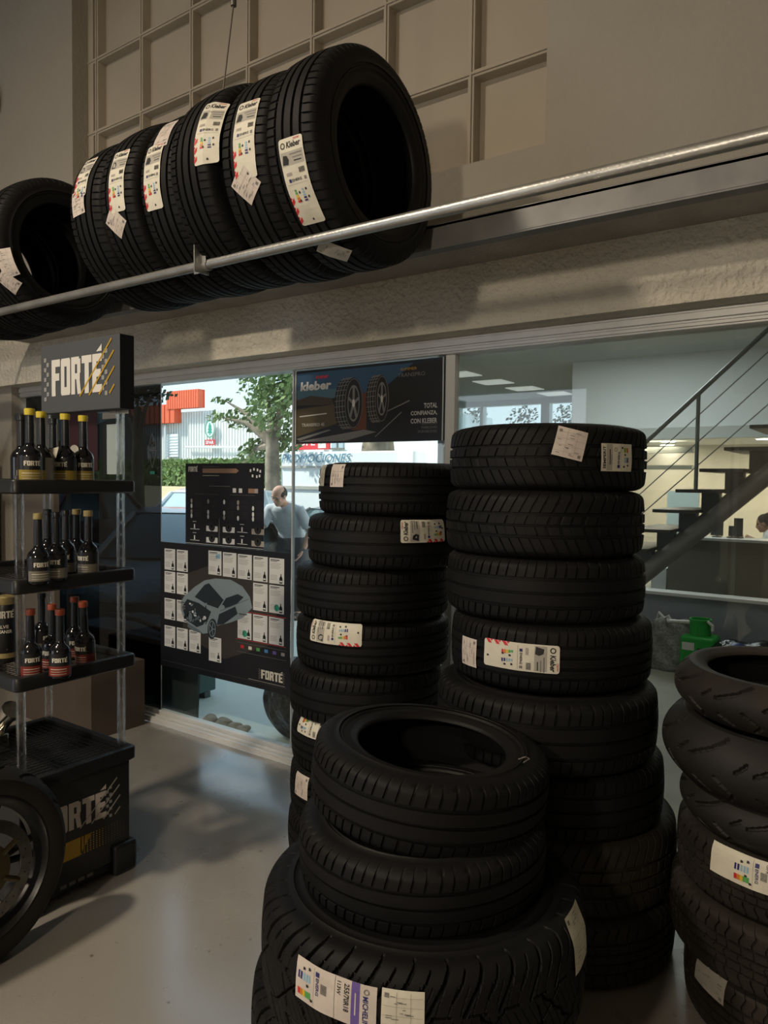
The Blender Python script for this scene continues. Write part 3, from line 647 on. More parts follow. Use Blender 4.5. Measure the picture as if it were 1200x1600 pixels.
rl = ['rack tyre nearest the camera, its open black bore facing right', 'rack tyre second from the right, long white label above a crumpled slip', 'rack tyre touching the hanging cable, its label high up on the tread',
      'rack tyre with a slip above a long label, just left of the pipe clamp', 'rack tyre with a label above a diamond-turned slip, fifth in the row from the right', 'leftmost of the six rack tyres on the right, slip at its edge']
rack = []
for i in range(6):
    xc = -1.36-.1-.206*i; R_ = Rr-(.0, .003, .0, .006, .004, .010)[i]
    rack.append(make_tyre((xc, 1.9+(.0, .01, -.01, .012, .0, .01)[i], 2.503-(.325-R_)), 'road', .325 if i not in (3, 4, 5) else .318, .205, .205, rl[i], 'tyres on the wall rack', rotz=i*.7, tilt=(0, (.0, .03, -.03, .05, .02, .03)[i]), axis='x'))
sticker(rack[0], 466, 285, brand_art(.088, .24), HP)
sticker(rack[0], 522, 392, slip_art(.07, .10, 'paper_grey'), HP+.7)
sticker(rack[1], 381, 214, brand_art(.085, .24), HP); sticker(rack[1], 384, 288, slip_art(.08, .09), HP+.75)
sticker(rack[2], 321, 200, brand_art(.085, .22), HP)
sticker(rack[3], 237, 274, brand_art(.082, .22), HP); sticker(rack[3], 257, 209, slip_art(.07, .13), HP+.1)
sticker(rack[4], 182, 280, brand_art(.08, .22), HP); sticker(rack[4], 181, 347, slip_art(.075, .085), HP+.75)
sticker(rack[5], 131, 275, brand_art(.075, .17), HP); sticker(rack[5], 122, 317, slip_art(.075, .09), HP+.1)
ll = ['rack tyre left of the gap, bore facing right, white slips on its tread', 'rack tyre directly behind the one with white slips at the left border', 'leftmost rack tyre, hardly in view at the left border']
for i in range(3):
    xc = -3.08-.1-.21*i
    t = make_tyre((xc, 1.9, 2.498-.008*i), 'road', .318, .205, .205, ll[i], 'tyres on the wall rack', rotz=i*1.3+.4, tilt=(0, .05*i), axis='x')
    if i == 0: sticker(t, 4, 412, slip_art(.07, .12), HP); sticker(t, 12, 442, slip_art(.07, .09), HP+.5)

# ================================================================== TYRE STACKS
# middle stack (tall, right of centre)
S2 = [  # z0, W, R, kind, side px, y, d, right?, material, label
 (0, .220, .335, 'van', 1055, 1470, 2.50, True, 'rubber_dusty', 'brownish dusty tyre on the floor, base of the tall stack in the middle'),
 (.221, .234, .345, 'vee', 1057, 1350, 2.50, True, 'rubber_dusty', 'dusty brown wide tyre with chunky blocks, second up in the tall middle stack'),
 (.456, .200, .330, 'touring', 1038, 1235, 2.46, True, 'rubber', 'plain ribbed tyre just above the dusty pair in the tall middle stack'),
 (.657, .214, .350, 'touring', 683, 1120, 2.44, False, 'rubber', 'widest ribbed tyre of the middle stack, under the one with the red-edged label'),
 (.872, .200, .325, 'road', 705, 1025, 2.50, False, 'rubber', 'middle-stack tyre with a slip and a long label edged in red'),
 (1.073, .195, .325, 'touring', 698, 920, 2.53, False, 'rubber', 'unlabelled ribbed tyre above the red-edged label in the tall middle stack'),
 (1.269, .203, .325, 'vee', 697, 824, 2.54, False, 'rubber', 'block-tread tyre directly under the topmost tyre of the tall middle stack'),
 (1.473, .203, .325, 'vee', 703, 716, 2.57, False, 'rubber', 'topmost tyre of the tall middle stack with tilted slip and pale label'),
]
s2 = []
for i, (z0, W, R, kd, u, v, d, rt, mt, lb) in enumerate(S2):
    x, y = stackpos(u, v, R, d, rt)
    s2.append(make_tyre((x, y, z0), kd, R, W, R-.125 if R < .34 else R-.14, lb, 'tall middle tyre stack', rotz=i*1.1, matn=mt))
sticker(s2[7], 891, 693, slip_art(.092, .088), -.24)
sticker(s2[7], 965, 715, wide_label('top'), HP)
sticker(s2[4], 733, 1018, slip_art(.088, .075), HP)
sticker(s2[4], 811, 1026, brand_art(.082, .235), -HP)
# left stack (by the glass)
S1 = [(.010, .196, 450, 1270, 'rubber', 'tyre on the floor at the base of the left stack by the glass'), (.196, .195, 453, 1225, 'rubber', 'left-stack tyre with one white slip, second from the floor'),
      (.391, .195, 455, 1150, 'rubber', 'left-stack tyre with a label edged in red, third from the floor'), (.586, .195, 452, 1065, 'rubber', 'left-stack tyre without label, just under the one with an energy label'),
      (.781, .195, 463, 990, 'rubber', 'left-stack tyre with a pale energy label near its left edge'), (.976, .195, 462, 900, 'rubber', 'left-stack tyre without label, beneath the one with its label at the right'),
      (1.171, .195, 481, 822, 'rubber', 'left-stack tyre whose label sits at its right by the middle stack'), (1.366, .20, 498, 743, 'rubber', 'topmost tyre of the left stack below the hanging banner')]
s1 = []
for i, (z0, W, u, v, mt, lb) in enumerate(S1):
    R = .305; x, y = stackpos(u, v, R, 2.93 if i != 7 else 2.95)
    s1.append(make_tyre((x, min(y, YF-.10-R), z0), 'road' if i % 3 else 'touring', R, .195, .19, lb, 'left tyre stack', rotz=i*.9+.2, matn=mt))
sticker(s1[7], 526, 743, slip_art(.085, .075), HP); sticker(s1[7], 503, 743, slip_art(.08, .06, 'paper_grey'), HP)
sticker(s1[6], 664, 830, brand_art(.082, .19), HP)
sticker(s1[4], 520, 990, brand_art(.08, .225), HP)
sticker(s1[2], 487, 1137, brand_art(.08, .20), -HP); sticker(s1[1], 470, 1228, slip_art(.085, .09), HP)
# front stack
S3 = [((-1.035, 1.600, 0), 'at', .405, .235, .235, 'rubber', (0, 0), 'lowest off-road tyre under the big one at the bottom centre'),
      ((-.963, 1.562, .236), 'at', .405, .270, .235, 'rubber', (0, 0), 'big off-road tyre with lugged shoulders carrying two white labels'),
      ((-.985, 1.590, .500), 'touring', .315, .158, .195, 'rubber', (-.03, .0), 'small tyre sandwiched between the big off-road tyre and the open one on top'),
      ((-1.006, 1.640, .643), 'touring', .310, .178, .195, 'rubber', (-.088, .004), 'top tyre of the front stack, dark open bore facing up')]
s3 = [make_tyre(p, kd, R, W, rm, lb, 'front tyre stack', rotz=i*1.7, matn=mt, tilt=tl) for i, (p, kd, R, W, rm, mt, tl, lb) in enumerate(S3)]
sticker(s3[1], 518, 1556, wide_label('michelin'), -HP)
sticker(s3[1], 629, 1583, slip_art(.088, .085, 'paper'), 0)
sticker(s3[1], 910, 1466, slip_art(.10, .12, 'paper'), 0)
b = MB(); p = onZ(820, 1190, .84); b.tube([p+Vector((-.012, -.01, .006)), p+Vector((.002, .0, .012)), p+Vector((.010, .004, .008)), p+Vector((.004, -.016, .004))], .0016, 6)
o = b.build('string_tag', 'lab_tan'); recenter(o); tag(o, 'thin pale string on the shoulder of the front stack top tyre', 'string')
# right stack
mo, mr = 'moto', 'moto'
def p4(u, v, R, d): x, y = stackpos(u, v, R, d); return x, y
S4 = [(0, .19, 1068, 1500, .325, 2.36, 'van', 'rubber_dusty', 'floor tyre of the right stack with a torn pale slip on its side'),
      (.191, .185, 1046, 1400, .335, 2.36, 'van', 'rubber_dusty', 'dusty brown tyre under the labelled van tyre in the right stack'),
      (.377, .175, 1058, 1300, .315, 2.36, 'van', 'rubber_dusty', 'van tyre of the right stack with a white energy label'),
      (.553, .120, 1062, 1225, .300, 2.34, 'moto', 'rubber_moto', 'narrow motorcycle tyre wedged above the labelled van tyre in the right stack'),
      (.674, .185, 1034, 1130, .325, 2.34, 'moto', 'rubber_moto', 'wide motorcycle tyre with angled grooves, second from the top of the right stack'),
      (.860, .130, 1053, 1060, .305, 2.34, 'moto', 'rubber_worn', 'worn brown motorcycle tyre on top of the right stack')]
s4 = []
for i, (z0, W, u, v, R, d, kd, mt, lb) in enumerate(S4):
    x, y = p4(u, v, R, d)
    s4.append(make_tyre((x, y, z0), kd, R, W, .216 if kd == 'moto' else .19, lb, 'right tyre stack', rotz=i*1.3+.5, matn=mt, tilt=((0, 0), (0, 0), (0, .01), (0, .01), (.02, .04), (.01, .01))[i], name='tyre'))
sticker(s4[2], 1165, 1362, wide_label('van'), -HP)
sticker(s4[0], 1106, 1525, slip_art(.12, .085, 'paper_grey'), 0)

# ================================================================== MOTORCYCLE WHEEL leaning on the display stand
WR = .305; wc = Vector((-2.262, 1.075, WR-.004))
g = tyre_geo('moto', WR, .115, .216)
wt = thing('motorcycle_wheel', (wc.x, wc.y, 0), 'motorcycle wheel with brake disc leaning against the black display stand', 'wheel')
Mw = Matrix.Translation(wc) @ Matrix.Rotation(math.radians(4), 4, 'Z') @ Matrix.Rotation(math.radians(86), 4, 'Y') @ Matrix.Translation((0, 0, -.0575))
for nm, key, mt in (('tread', 'tread', 'rubber_moto'), ('sidewall', 'top', 'rubber_moto'), ('sidewall', 'bot', 'rubber_moto')):
    mb = g[key]; mb.v = [tuple(Mw @ Vector(v)) for v in mb.v]; mb.build(nm, mt, wt, smooth=40)
Mc = Mw @ Matrix.Translation((0, 0, .0575))
b = MB(); b.lathe([(.222, -.05), (.217, -.052), (.212, -.046), (.205, -.03), (.190, -.012), (.190, .012), (.205, .03), (.212, .046), (.217, .052), (.222, .05)], 72, M=Mc); b.build('rim', 'rim_dark', wt)
b = MB()
for k in range(5):
    a = 2*PI*k/5+.3
    for da in (-.14, .14):
        b.tube([Mc @ Vector((.035*math.cos(a), .035*math.sin(a), 0)), Mc @ Vector((.11*math.cos(a+da*.8), .11*math.sin(a+da*.8), .008)), Mc @ Vector((.195*math.cos(a+da), .195*math.sin(a+da), 0))], [.017, .011, .012], 8)
b.build('spokes', 'rim_dark', wt)
b = MB(); b.lathe([(.014, -.05), (.04, -.05), (.045, -.03), (.04, .03), (.045, .05), (.014, .052), (.014, -.05)], 32, M=Mc); b.build('hub', 'disc_steel', wt)
b = MB(); b.lathe([(.118, .054), (.155, .054), (.155, .059), (.118, .059), (.118, .054)], 64, M=Mc); o = b.build('brake_disc', 'disc_steel', wt)
b = MB()
for k in range(36):
    a = 2*PI*k/36; rr_ = .126+.01*(k % 3); q = Mc @ Vector((rr_*math.cos(a), rr_*math.sin(a), .0593)); q2 = Mc @ Vector((rr_*math.cos(a), rr_*math.sin(a), .0598)); b.tube([q, q2], .0026, 8)
b.build('disc_holes', 'ink', o)
b = MB(); b.lathe([(.05, .05), (.085, .05), (.085, .056), (.05, .056), (.05, .05)], 40, M=Mc)
for k in range(6):
    a = 2*PI*k/6; b.tube([Mc @ Vector((.07*math.cos(a), .07*math.sin(a), .053)), Mc @ Vector((.125*math.cos(a), .125*math.sin(a), .055))], .009, 8)
b.build('disc_carrier', 'gold', wt)

# ================================================================== DISPLAY STAND
SX1 = -2.357; SX0 = -2.957; SY0 = 1.262; SY1 = 1.733
st = thing('display_stand', ((SX0+SX1)/2, (SY0+SY1)/2, 0), 'black plastic display stand with three bottle shelves, sign on top and logo on its base', 'display stand')
b = MB(); b.box((SX0+.02, SY0+.02, .05), (SX1-.02, SY1-.02, .43)); b.build('base_box', 'blackplastic', st, bevel=.006)
for x0, x1 in ((SX0, SX0+.09), (SX1-.09, SX1)):
    for y0, y1 in ((SY0, SY0+.10), (SY1-.10, SY1)):
        b = MB(); b.box((x0, y0, 0), (x1, y1, .115)); b.build('foot', 'blackplastic', st, bevel=.012)
b = MB(); b.box((SX0+.05, SY0+.03, .02), (SX1-.03, SY1-.03, .06))
for i in range(4): b.box((SX1-.035, 1.43+.035*i, .035), (SX1-.027, 1.455+.035*i, .075), 1)
b.build('skid', ['blackplastic', 'ink_grey'], st, smooth=0)
def tray(z0, z1, nm, rim=.03):
    b = MB(); x0, x1, y0, y1 = SX0, SX1, SY0, SY1
    def rr(x0, x1, y0, y1, r, n=5):
        P = []
        for cx_, cy_, a0 in ((x1-r, y1-r, 0), (x0+r, y1-r, PI/2), (x0+r, y0+r, PI), (x1-r, y0+r, 1.5*PI)):
            for k in range(n+1): a = a0+PI/2*k/n; P.append((cx_+r*math.cos(a), cy_+r*math.sin(a)))
        return P
    rings = [(0, z0, .008), (-.0, z0+.006, .0), (0, z1-.008, 0), (.003, z1-.002, 0), (.008, z1, 0), (rim-.006, z1, 0), (rim, z1-.004, 0), (rim, z1-.022, 0), (rim+.006, z1-.024, 0), (rim+.006, z0, 0)]
    vs = []; 
    for ins, z, e in rings:
        i_ = ins+e; P = rr(x0+i_, x1-i_, y0+i_, y1-i_, max(.006, .022-ins*.4)); vs += [(px, py, z) for px, py in P]
    n = 24; fs = []
    for a in range(len(rings)):
        c_ = (a+1) % len(rings)
        for k in range(n): fs.append((a*n+k, a*n+(k+1) % n, c_*n+(k+1) % n, c_*n+k))
    b.add(vs, fs); o = b.build(nm, 'blackplastic', st)
    b = MB(); zz = z1-.018; nx = 22; ny = 17
    for i in range(nx+1): x = x0+rim+(x1-x0-2*rim)*i/nx; b.tube([(x, y0+rim, zz), (x, y1-rim, zz)], .0014, 5, cap=False)
    for i in range(ny+1): y = y0+rim+(y1-y0-2*rim)*i/ny; b.tube([(x0+rim, y, zz+.002), (x1-rim, y, zz+.002)], .0014, 5, cap=False)
    b.build('wire_grid', 'wire', o)
    return o
SH = [tray(.425, .476, 'base_tray'), tray(.781, .831, 'shelf'), tray(1.107, 1.156, 'shelf'), tray(1.439, 1.487, 'shelf')]
for px, py in ((SX1-.05, SY0+.045), (SX1-.05, SY1-.035), (SX0+.05, SY0+.045), (SX0+.05, SY1-.035)):
    b = MB()
    for a, c_ in ((.476, .781), (.831, 1.107), (1.156, 1.439), (1.487, 1.752 if py > 1.6 else 1.50)):
        b.lathe([(.0155, a), (.0155, c_), (.0128, c_), (.0128, a)], 16, M=Matrix.Translation((px, py, 0)), closed=True)
        n_ = max(2, int((c_-a)/.006)); 
        for ph in (0, PI): b.tube([(px+.011*math.cos(ph+i*.42), py+.011*math.sin(ph+i*.42), a+(c_-a)*i/n_) for i in range(n_+1)], .0016, 5)
    b.build('pole', 'acrylic', st)
for z in (1.156, 1.487):
    b = MB(); b.box((SX0+.1, SY0-.002, z-.036), (SX0+.16, SY0-.001+0.002-.002, z-.012)); 
    b = MB(); b.box((SX1-.17, SY0-.0025, z-.038), (SX1-.11, SY0, z-.012)); b.build('price_ticket', 'paper', st, smooth=0)
# sign panel
b = MB(); b.box((-2.846, 1.640, 1.748), (-2.328, 1.700, 2.017)); sg = b.build('sign_panel', ['signface'], st, bevel=.003)
b = MB(); b.box((-2.3285, 1.6405, 1.7485), (-2.3265, 1.6995, 2.0165)); b.build('sign_side', 'signdark', sg, smooth=0)
a = Art(); a.logo(.080, .066, .335, .142); a.emit('sign_logo', planar((-2.846, 1.6395, 1.748), (1, 0, 0), (0, 0, 1)), sg)
b = MB(); b.box((-2.47, 1.695, 1.735), (-2.355, 1.6965, 1.752)); b.build('sign_tag', 'paper_grey', sg, smooth=0)
# base artwork on the +X face (runs along +Y)
a = Art(); a.logo(.075, .190, .255, .098, m='paper_pink', sl='paper_grey')
a.poly([(.0, .085), (.22, .085), (.27, .152), (.0, .152)], 'mustard', 1)
for i in range(15):
    for j in range(8):
        s_ = max(.0012, .0042-.0002*i); x = .225+i*.0125; y = .089+j*.0085
        if x+s_ < .43: a.poly([(x-s_, y), (x, y-s_), (x+s_, y), (x, y+s_)], 'mustard' if i < 8 else 'lab_tan', 1)
a.emit('base_artwork', planar((SX1-.0195, SY0+.02, .05), (0, 1, 0), (0, 0, 1)), st)

# bottles
def bottle_proto(kind):
    H = .262; P = []
    body = [(0, 0), (.034, 0), (.0375, .004), (.038, .094), (.0365, .103), (.0315, .114), (.0225, .123), (.0165, .130), (.0150, .138)]
    b = MB(); b.lathe(body, 28); P.append(('body', b, 'bottle'))
    b = MB(); b.lathe([(.0150, .137), (.0148, .19), (.0138, .234), (.0130, .240)], 24); P.append(('neck', b, 'neck'))
    cap = {'yellow': 'cap_yellow', 'gold': 'cap_gold', 'red': 'cap_red', 'none': 'neck'}[kind]
    b = MB(); b.lathe([(.0150, .231), (.0168, .232), (.0172, .250), (.0160, .2535), (0, .254)], 24); P.append(('cap', b, cap))
    lb = {'yellow': 'lab_yellow', 'gold': 'lab_tan', 'red': 'lab_red', 'none': 'lab_tan'}[kind]
    return P, lb
def bottle_meshes(kind):
    P, lb = bottle_proto(kind); out = []
    for nm, mb, m in P:
        o = mb.build(nm, m); out.append((nm, o.data)); bpy.data.objects.remove(o)
    a = Art(); a.seg = .008; w_ = .235; a.rect(0, .008, w_*.5, .086, 'lab_black', 0); a.rect(0, .012, w_*.5, .036, lb, 1); a.rect(w_*.5, .010, w_*.30, .082, 'paper_grey', 0)
    a.logo(.022, .062, .055, .016, m='paper', checks=False, slashes=False, layer=1)
    for i in range(3): a.rect(.015, .018+i*.009, .06, .0022, 'paper' if i == 2 else 'paper_grey', 2)
    mp = lambda x, y, l: Vector(((.0384+.0002*l)*math.cos(x/.038), (.0384+.0002*l)*math.sin(x/.038), y))
    o = a.emit('label', mp); out.append(('label', o.data)); bpy.data.objects.remove(o)
    return out
BM = {k: bottle_meshes(k) for k in ('yellow', 'gold', 'red', 'none')}
def put_bottle(kind, x, y, z, label, group, rot=-1.2, sc=1.0, lean=0):
    t = thing('bottle', (x, y, z), label, 'bottle', group); t.rotation_euler = (lean, 0, rot); t.scale = (sc, sc, sc)
    for nm, me in BM[kind]:
        o = bpy.data.objects.new(nm, me); COL.objects.link(o); o.parent = t
def onrow(u, v, y, z):   # shelf spot seen under pixel column u
    d = ray(u, v); return CAM.x+d.x*(y/d.y)
G1, G2, G3 = 'yellow-capped bottles on the top shelf', 'gold-capped bottles on the middle shelf', 'orange-red-capped bottles on the lower shelf'
zt = 1.4715
for u, y, kd, lb, r in [(47, 1.345, 'yellow', 'tall yellow-capped black bottle at the near left corner of the top shelf', -1.6), (65, 1.43, 'yellow', 'yellow-capped bottle just behind and right of the nearest one on the top shelf', -3.3),
        (102, 1.52, 'yellow', 'yellow-capped bottle in the middle of the top shelf with yellow label', -2.4), (130, 1.60, 'yellow', 'rightmost yellow-capped bottle on the top shelf', -1.6),
        (34, 1.46, 'none', 'capless black bottle at the left back of the top shelf', -1), (83, 1.62, 'none', 'black bottle without yellow cap between the yellow-capped ones on the top shelf', -1)]:
    put_bottle(kd, onrow(u, 740, y, 0), y, zt, lb, G1, r)
zt = 1.1405
for u, y, kd, lb, r in [(60, 1.34, 'gold', 'gold-capped bottle at the near left of the middle shelf', -1.5), (75, 1.52, 'none', 'plain-necked bottle behind the nearest one on the middle shelf', -1), (88, 1.42, 'none', 'shiny-shouldered bottle in the centre of the middle shelf', -2.2),
        (103, 1.53, 'none', 'back bottle right of centre on the middle shelf', -2.2), (120, 1.60, 'gold', 'back right bottle under the wire on the middle shelf', -1.4), (138, 1.56, 'gold', 'rightmost bottle on the middle shelf', -2.6)]:
    put_bottle(kd, onrow(u, 890, y, 0), y, zt, lb, G2, r, .93)
zt = .8155
for u, y, kd, lb, r, ln in [(48, 1.34, 'red', 'orange-red-capped bottle by the front pole of the lower shelf', -1.6, 0), (66, 1.55, 'none', 'dark bottle behind the front pole on the lower shelf', -1, 0), (82, 1.44, 'red', 'red-capped bottle left of centre on the lower shelf', -2.2, 0),
        (94, 1.40, 'red', 'orange-labelled bottle in the centre of the lower shelf', -1.9, 0), (117, 1.58, 'red', 'back red-capped bottle on the lower shelf', -1.7, 0), (134, 1.56, 'red', 'leaning orange-capped bottle at the right of the lower shelf', -2.5, -.10)]:
    put_bottle(kd, onrow(u, 1030, y, 0), y, zt, lb, G3, r, .92, ln)
# spray can, left
cx_, cy_ = onrow(8, 1000, 1.40, 0), 1.40
t = thing('spray_can', (cx_, cy_, .8155), 'black valve cleaner can with olive cap on the lower shelf at the left', 'can')
b = MB(); b.lathe([(0, 0), (.036, 0), (.038, .004), (.038, .205), (.034, .215)], 32, M=Matrix.Translation((cx_, cy_, .8155))); b.build('can_body', 'lab_black', t)
b = MB(); b.lathe([(.034, .212), (.035, .214), (.035, .238), (.03, .243), (0, .244)], 32, M=Matrix.Translation((cx_, cy_, .8155))); b.build('cap', 'cap_gold', t)
a = Art(); a.seg = .008; a.logo(.012, .165, .075, .026, m='paper', checks=False, slashes=False, layer=1); a.text('VALVE', .016, .128, .05, .012, 'paper', 1, .02); a.text('CLEANER', .016, .110, .062, .012, 'paper', 1, .02); a.rect(0, .018, .12, .018, 'cap_gold', 1); a.line(.02, .09, .06, .05, .002, 'paper', 1)
a.emit('label', lambda x, y, l: Vector((cx_+.0383*math.cos(x/.038-1.9), cy_+.0383*math.sin(x/.038-1.9), .8155+y)), t)
# small hang tags on the top shelf bottles
for u, v, rr_, lb in ((82, 706, .4, 'white paper neck tag behind the top shelf bottles'), (116, 702, 0, 'small round white tag between two yellow-capped bottles')):
    y = 1.46 if u < 100 else 1.57; p = onY(u, v, y); a = Art()
    if u < 100: a.poly([(-.02, -.012), (.012, -.022), (.022, .018), (-.022, .006)], 'paper', 0)
    else: a.ellipse(0, 0, .015, .016, 'paper', 0)
    o = a.emit('paper_tag', planar(p, (.8, .6, 0), (0, 0, 1))); 
    sld = o.modifiers.new('solid', 'SOLIDIFY'); sld.thickness = .0008; recenter(o); tag(o, lb, 'tag')
# chrome silencer resting on the base tray
p = onY(4, 1165, 1.36)
b = MB(); q0 = onY(-45, 1190, 1.40); q1 = onY(19, 1108, 1.43); b.tube([q0, q0.lerp(q1, .6), q0.lerp(q1, .62), q0.lerp(q1, .9), q0.lerp(q1, .92), q1], [.033, .036, .030, .031, .037, .037], 24)
t = thing('chrome_pipe', (-2.66, 1.40, .476), 'shiny chrome pipe lying on the wire tray of the stand base', 'pipe'); b.build('pipe_body', 'chrome', t)
b = MB(); b.box((-2.80, 1.37, .462), (-2.72, 1.43, .53)); b.build('support', 'chrome', t, bevel=.004)
# wire basket lines near middle shelf, cardboard box and cabinet behind the stand
b = MB(); bx0 = onY(28, 1090, 2.42).x; b.box((-4.50, 2.42, 0), (-3.71, 2.78, .40)); b.box((-4.14, 2.4185, .0), (-4.136, 2.42, .40)); o = b.build('cardboard_box', 'card', bevel=.004); recenter(o); tag(o, 'brown cardboard box on the floor behind the display stand', 'box')
b = MB(); b.box((-5.9, 2.30, 0), (-5.32, 2.70, 1.42)); o = b.build('cabinet', ['signdark'], bevel=.005)
recenter(o); tag(o, 'dark cabinet behind the top shelf bottles at the left edge', 'cabinet')
b = MB()
for i in range(5): b.box((-5.92, 2.30, 1.43+i*.055), (-5.33, 2.66, 1.477+i*.055))
o = b.build('slatted_crate', 'maroon', bevel=.004); recenter(o); tag(o, 'maroon slatted crate standing on the dark cabinet at the left', 'crate')
# round fixture at upper-left wall
p = onY(-22, 165, 2.47); b = MB(); Mx = Matrix.Translation(p) @ Matrix.Rotation(PI/2, 4, 'X')
b.lathe([(0, 0), (.085, 0), (.088, -.02)][::-1] if False else [(0, .035), (.128, .035), (.134, .03), (.138, .0)], 40, M=Mx)
t = thing('wall_fan', tuple(p), 'round grey-rimmed fixture at the upper left edge of the wall', 'fan'); b.build('housing', 'rim_dark', t)
b = MB(); b.lathe([(.122, .034), (.128, .042), (.138, .042), (.142, .034), (.142, -.0)], 40, M=Mx); b.build('rim', 'disc_steel', t)

# ================================================================== POSTERS AND BANNER ON THE GLASS
PY = YF-.012
def corner(u, v): return onY(u, v, PY)
# big product board
tl, br_ = corner(250, 848), corner(450, 1085); x0, x1 = corner(251, 940).x, corner(453, 960).x
zt = (corner(250, 848).z+corner(455, 862).z)/2; zb = (corner(250, 1040).z+corner(450, 1085).z)/2
W_, H_ = x1-x0, zt-zb
t = thing('product_poster', ((x0+x1)/2, PY, zb), 'large black product poster with a silver cutaway car and white cards taped to the glass', 'poster')
b = MB(); b.box((x0, PY, zb), (x1, PY+.004, zt)); b.build('sheet', 'poster_black', t, smooth=0)
a = Art()
def PX(u): return u/225*W_    # design units: 0..225 wide, 0..245 tall from the top
def PYY(v): return (1-v/232)*H_
def R_(u, v, w, h, m, l=1): a.rect(PX(u), PYY(v+h), PX(w), H_*h/232, m, l)
a.poly([(PX(38), PYY(60)), (PX(150), PYY(8)), (PX(205), PYY(60)), (PX(205), PYY(150)), (PX(120), PYY(195)), (PX(45), PYY(165))], 'poster_brown', .5)
a.rect(PX(4), PYY(222), PX(217), H_*.0035, 'poster_grey', .6)
cards = []
for (u, v) in [(8, 12), (32, 12), (8, 54), (32, 54), (8, 104), (32, 104), (8, 155), (32, 155), (56, 155)]: cards.append((u, v, 21, 39))
for i in range(5): cards.append((91+i*25.5, 8+i*.6, 23, 42))
for i in range(2): cards.append((167.5+i*25.5, 55, 23, 46))
for i in range(3): cards.append((142+i*25.5, 108, 23, 45))
cards.append((92, 160, 22, 43))
for k, (u, v, w, h) in enumerate(cards):
    R_(u, v, w, h, 'poster_card', 1); R_(u+2, v+2.5, w*.6, 1.4, 'ink', 2); R_(u+2, v+5, w*.45, 1.0, 'ink_grey', 2)
    for j in range(4): R_(u+2, v+9+j*2.4, w*(.7-.1*(j % 2)), .7, 'ink_soft', 2)
    for j in range(4): R_(u+2, v+h-14+j*2.4, w*.45, .7, 'ink_soft', 2)
    bx_ = u+w-5.5; R_(bx_-1.6, v+h-10, 4.6, 8.5, 'ink', 2); R_(bx_, v+h-17, 1.4, 8, 'ink', 2)
    a.poly([(PX(bx_-1.6), PYY(v+h-10)), (PX(bx_+3), PYY(v+h-10)), (PX(bx_+1.4), PYY(v+h-13.5)), (PX(bx_), PYY(v+h-13.5))], 'ink', 2); R_(bx_-1.2, v+h-6, 3.8, 2.5, 'poster_card', 2.5)
    if k in (15, 16): a.ellipse(PX(u+12), PYY(v+h-9), PX(4), PX(4), 'teal', 2, 16)
    if k == 9: R_(u+13, v+5, 8, 8, 'light_blue', 2)
R_(140, 106, 79, .8, 'red', 1); R_(140, 154, 79, .8, 'red', 1)
for i, c in enumerate(('red', 'paper', 'green', 'blue', 'purple', 'paper_grey')): R_(147+i*13, 164, 5.5, 5.5, c, 1)
for v in (160, 176): R_(141, v, 79, .5, 'ink_grey', 1)
# silver car, three-quarter view with its bonnet see-through
def C(pts, m, l): a.poly([(PX(u), PYY(v)) for u, v in pts], m, l)
C([(40, 108), (46, 96), (66, 76), (84, 62), (104, 56), (130, 55), (150, 64), (162, 80), (166, 98), (150, 118), (128, 130), (104, 140), (94, 154), (80, 158), (60, 150), (46, 138), (40, 122)], 'car_light', 1.2)
C([(42, 116), (52, 100), (74, 104), (96, 116), (88, 138), (70, 148), (50, 138)], 'car_dark', 1.6)
C([(66, 94), (84, 70), (92, 66), (118, 92), (108, 108), (88, 104)], 'car_dark', 1.8)
C([(112, 106), (122, 88), (142, 78), (152, 82), (140, 96), (120, 106)], 'car_dark', 1.8)
C([(110, 118), (138, 100), (142, 112), (118, 134), (106, 138)], 'car_dark', 1.7)
C([(92, 64), (130, 56), (146, 64), (118, 90)], 'car_light', 1.9)
for i in range(26):
    rnd = random.Random(i); u, v = 48+rnd.random()*40, 104+rnd.random()*36; a.ellipse(PX(u), PYY(v), PX(1+rnd.random()*2.5), PX(1+rnd.random()*1.5), ('poster_card', 'car_mid', 'car_dark', 'car_light')[i % 4], 2, 8, rnd.random())
C([(54, 144), (74, 152), (82, 158), (64, 156), (52, 150)], 'car_mid', 2)
for cu, cv, r1, r2 in ((98, 146, 8, 13), (58, 132, 4, 7)):
    a.ellipse(PX(cu), PYY(cv), PX(r1), PX(r2), 'car_dark', 2.2, 24, -.2); a.ring(PX(cu), PYY(cv), PX(r1*.78), PX(r2*.78), PX(1), 'car_light', 2.5, 24)
    for k in range(5): q = 2*PI*k/5; a.line(PX(cu), PYY(cv), PX(cu)+PX(r1*.7)*math.cos(q), PYY(cv)+PX(r2*.7)*math.sin(q), PX(1), 'car_light', 2.6)
a.line(PX(112), PYY(112), PX(160), PYY(84), PX(.8), 'car_mid', 2.3); a.ellipse(PX(116), PYY(104), PX(4), PX(2.4), 'car_light', 2.4, 12)
a.logo(PX(181), PYY(214), PX(34), H_*15/232, m='paper', sq='ink_grey', slashes=False)
R_(160, 219, 58, .7, 'ink_soft', 1)
a.emit('print', planar((x0, PY-.0002, zb), (1, 0, 0), (0, 0, 1), .0004), t)
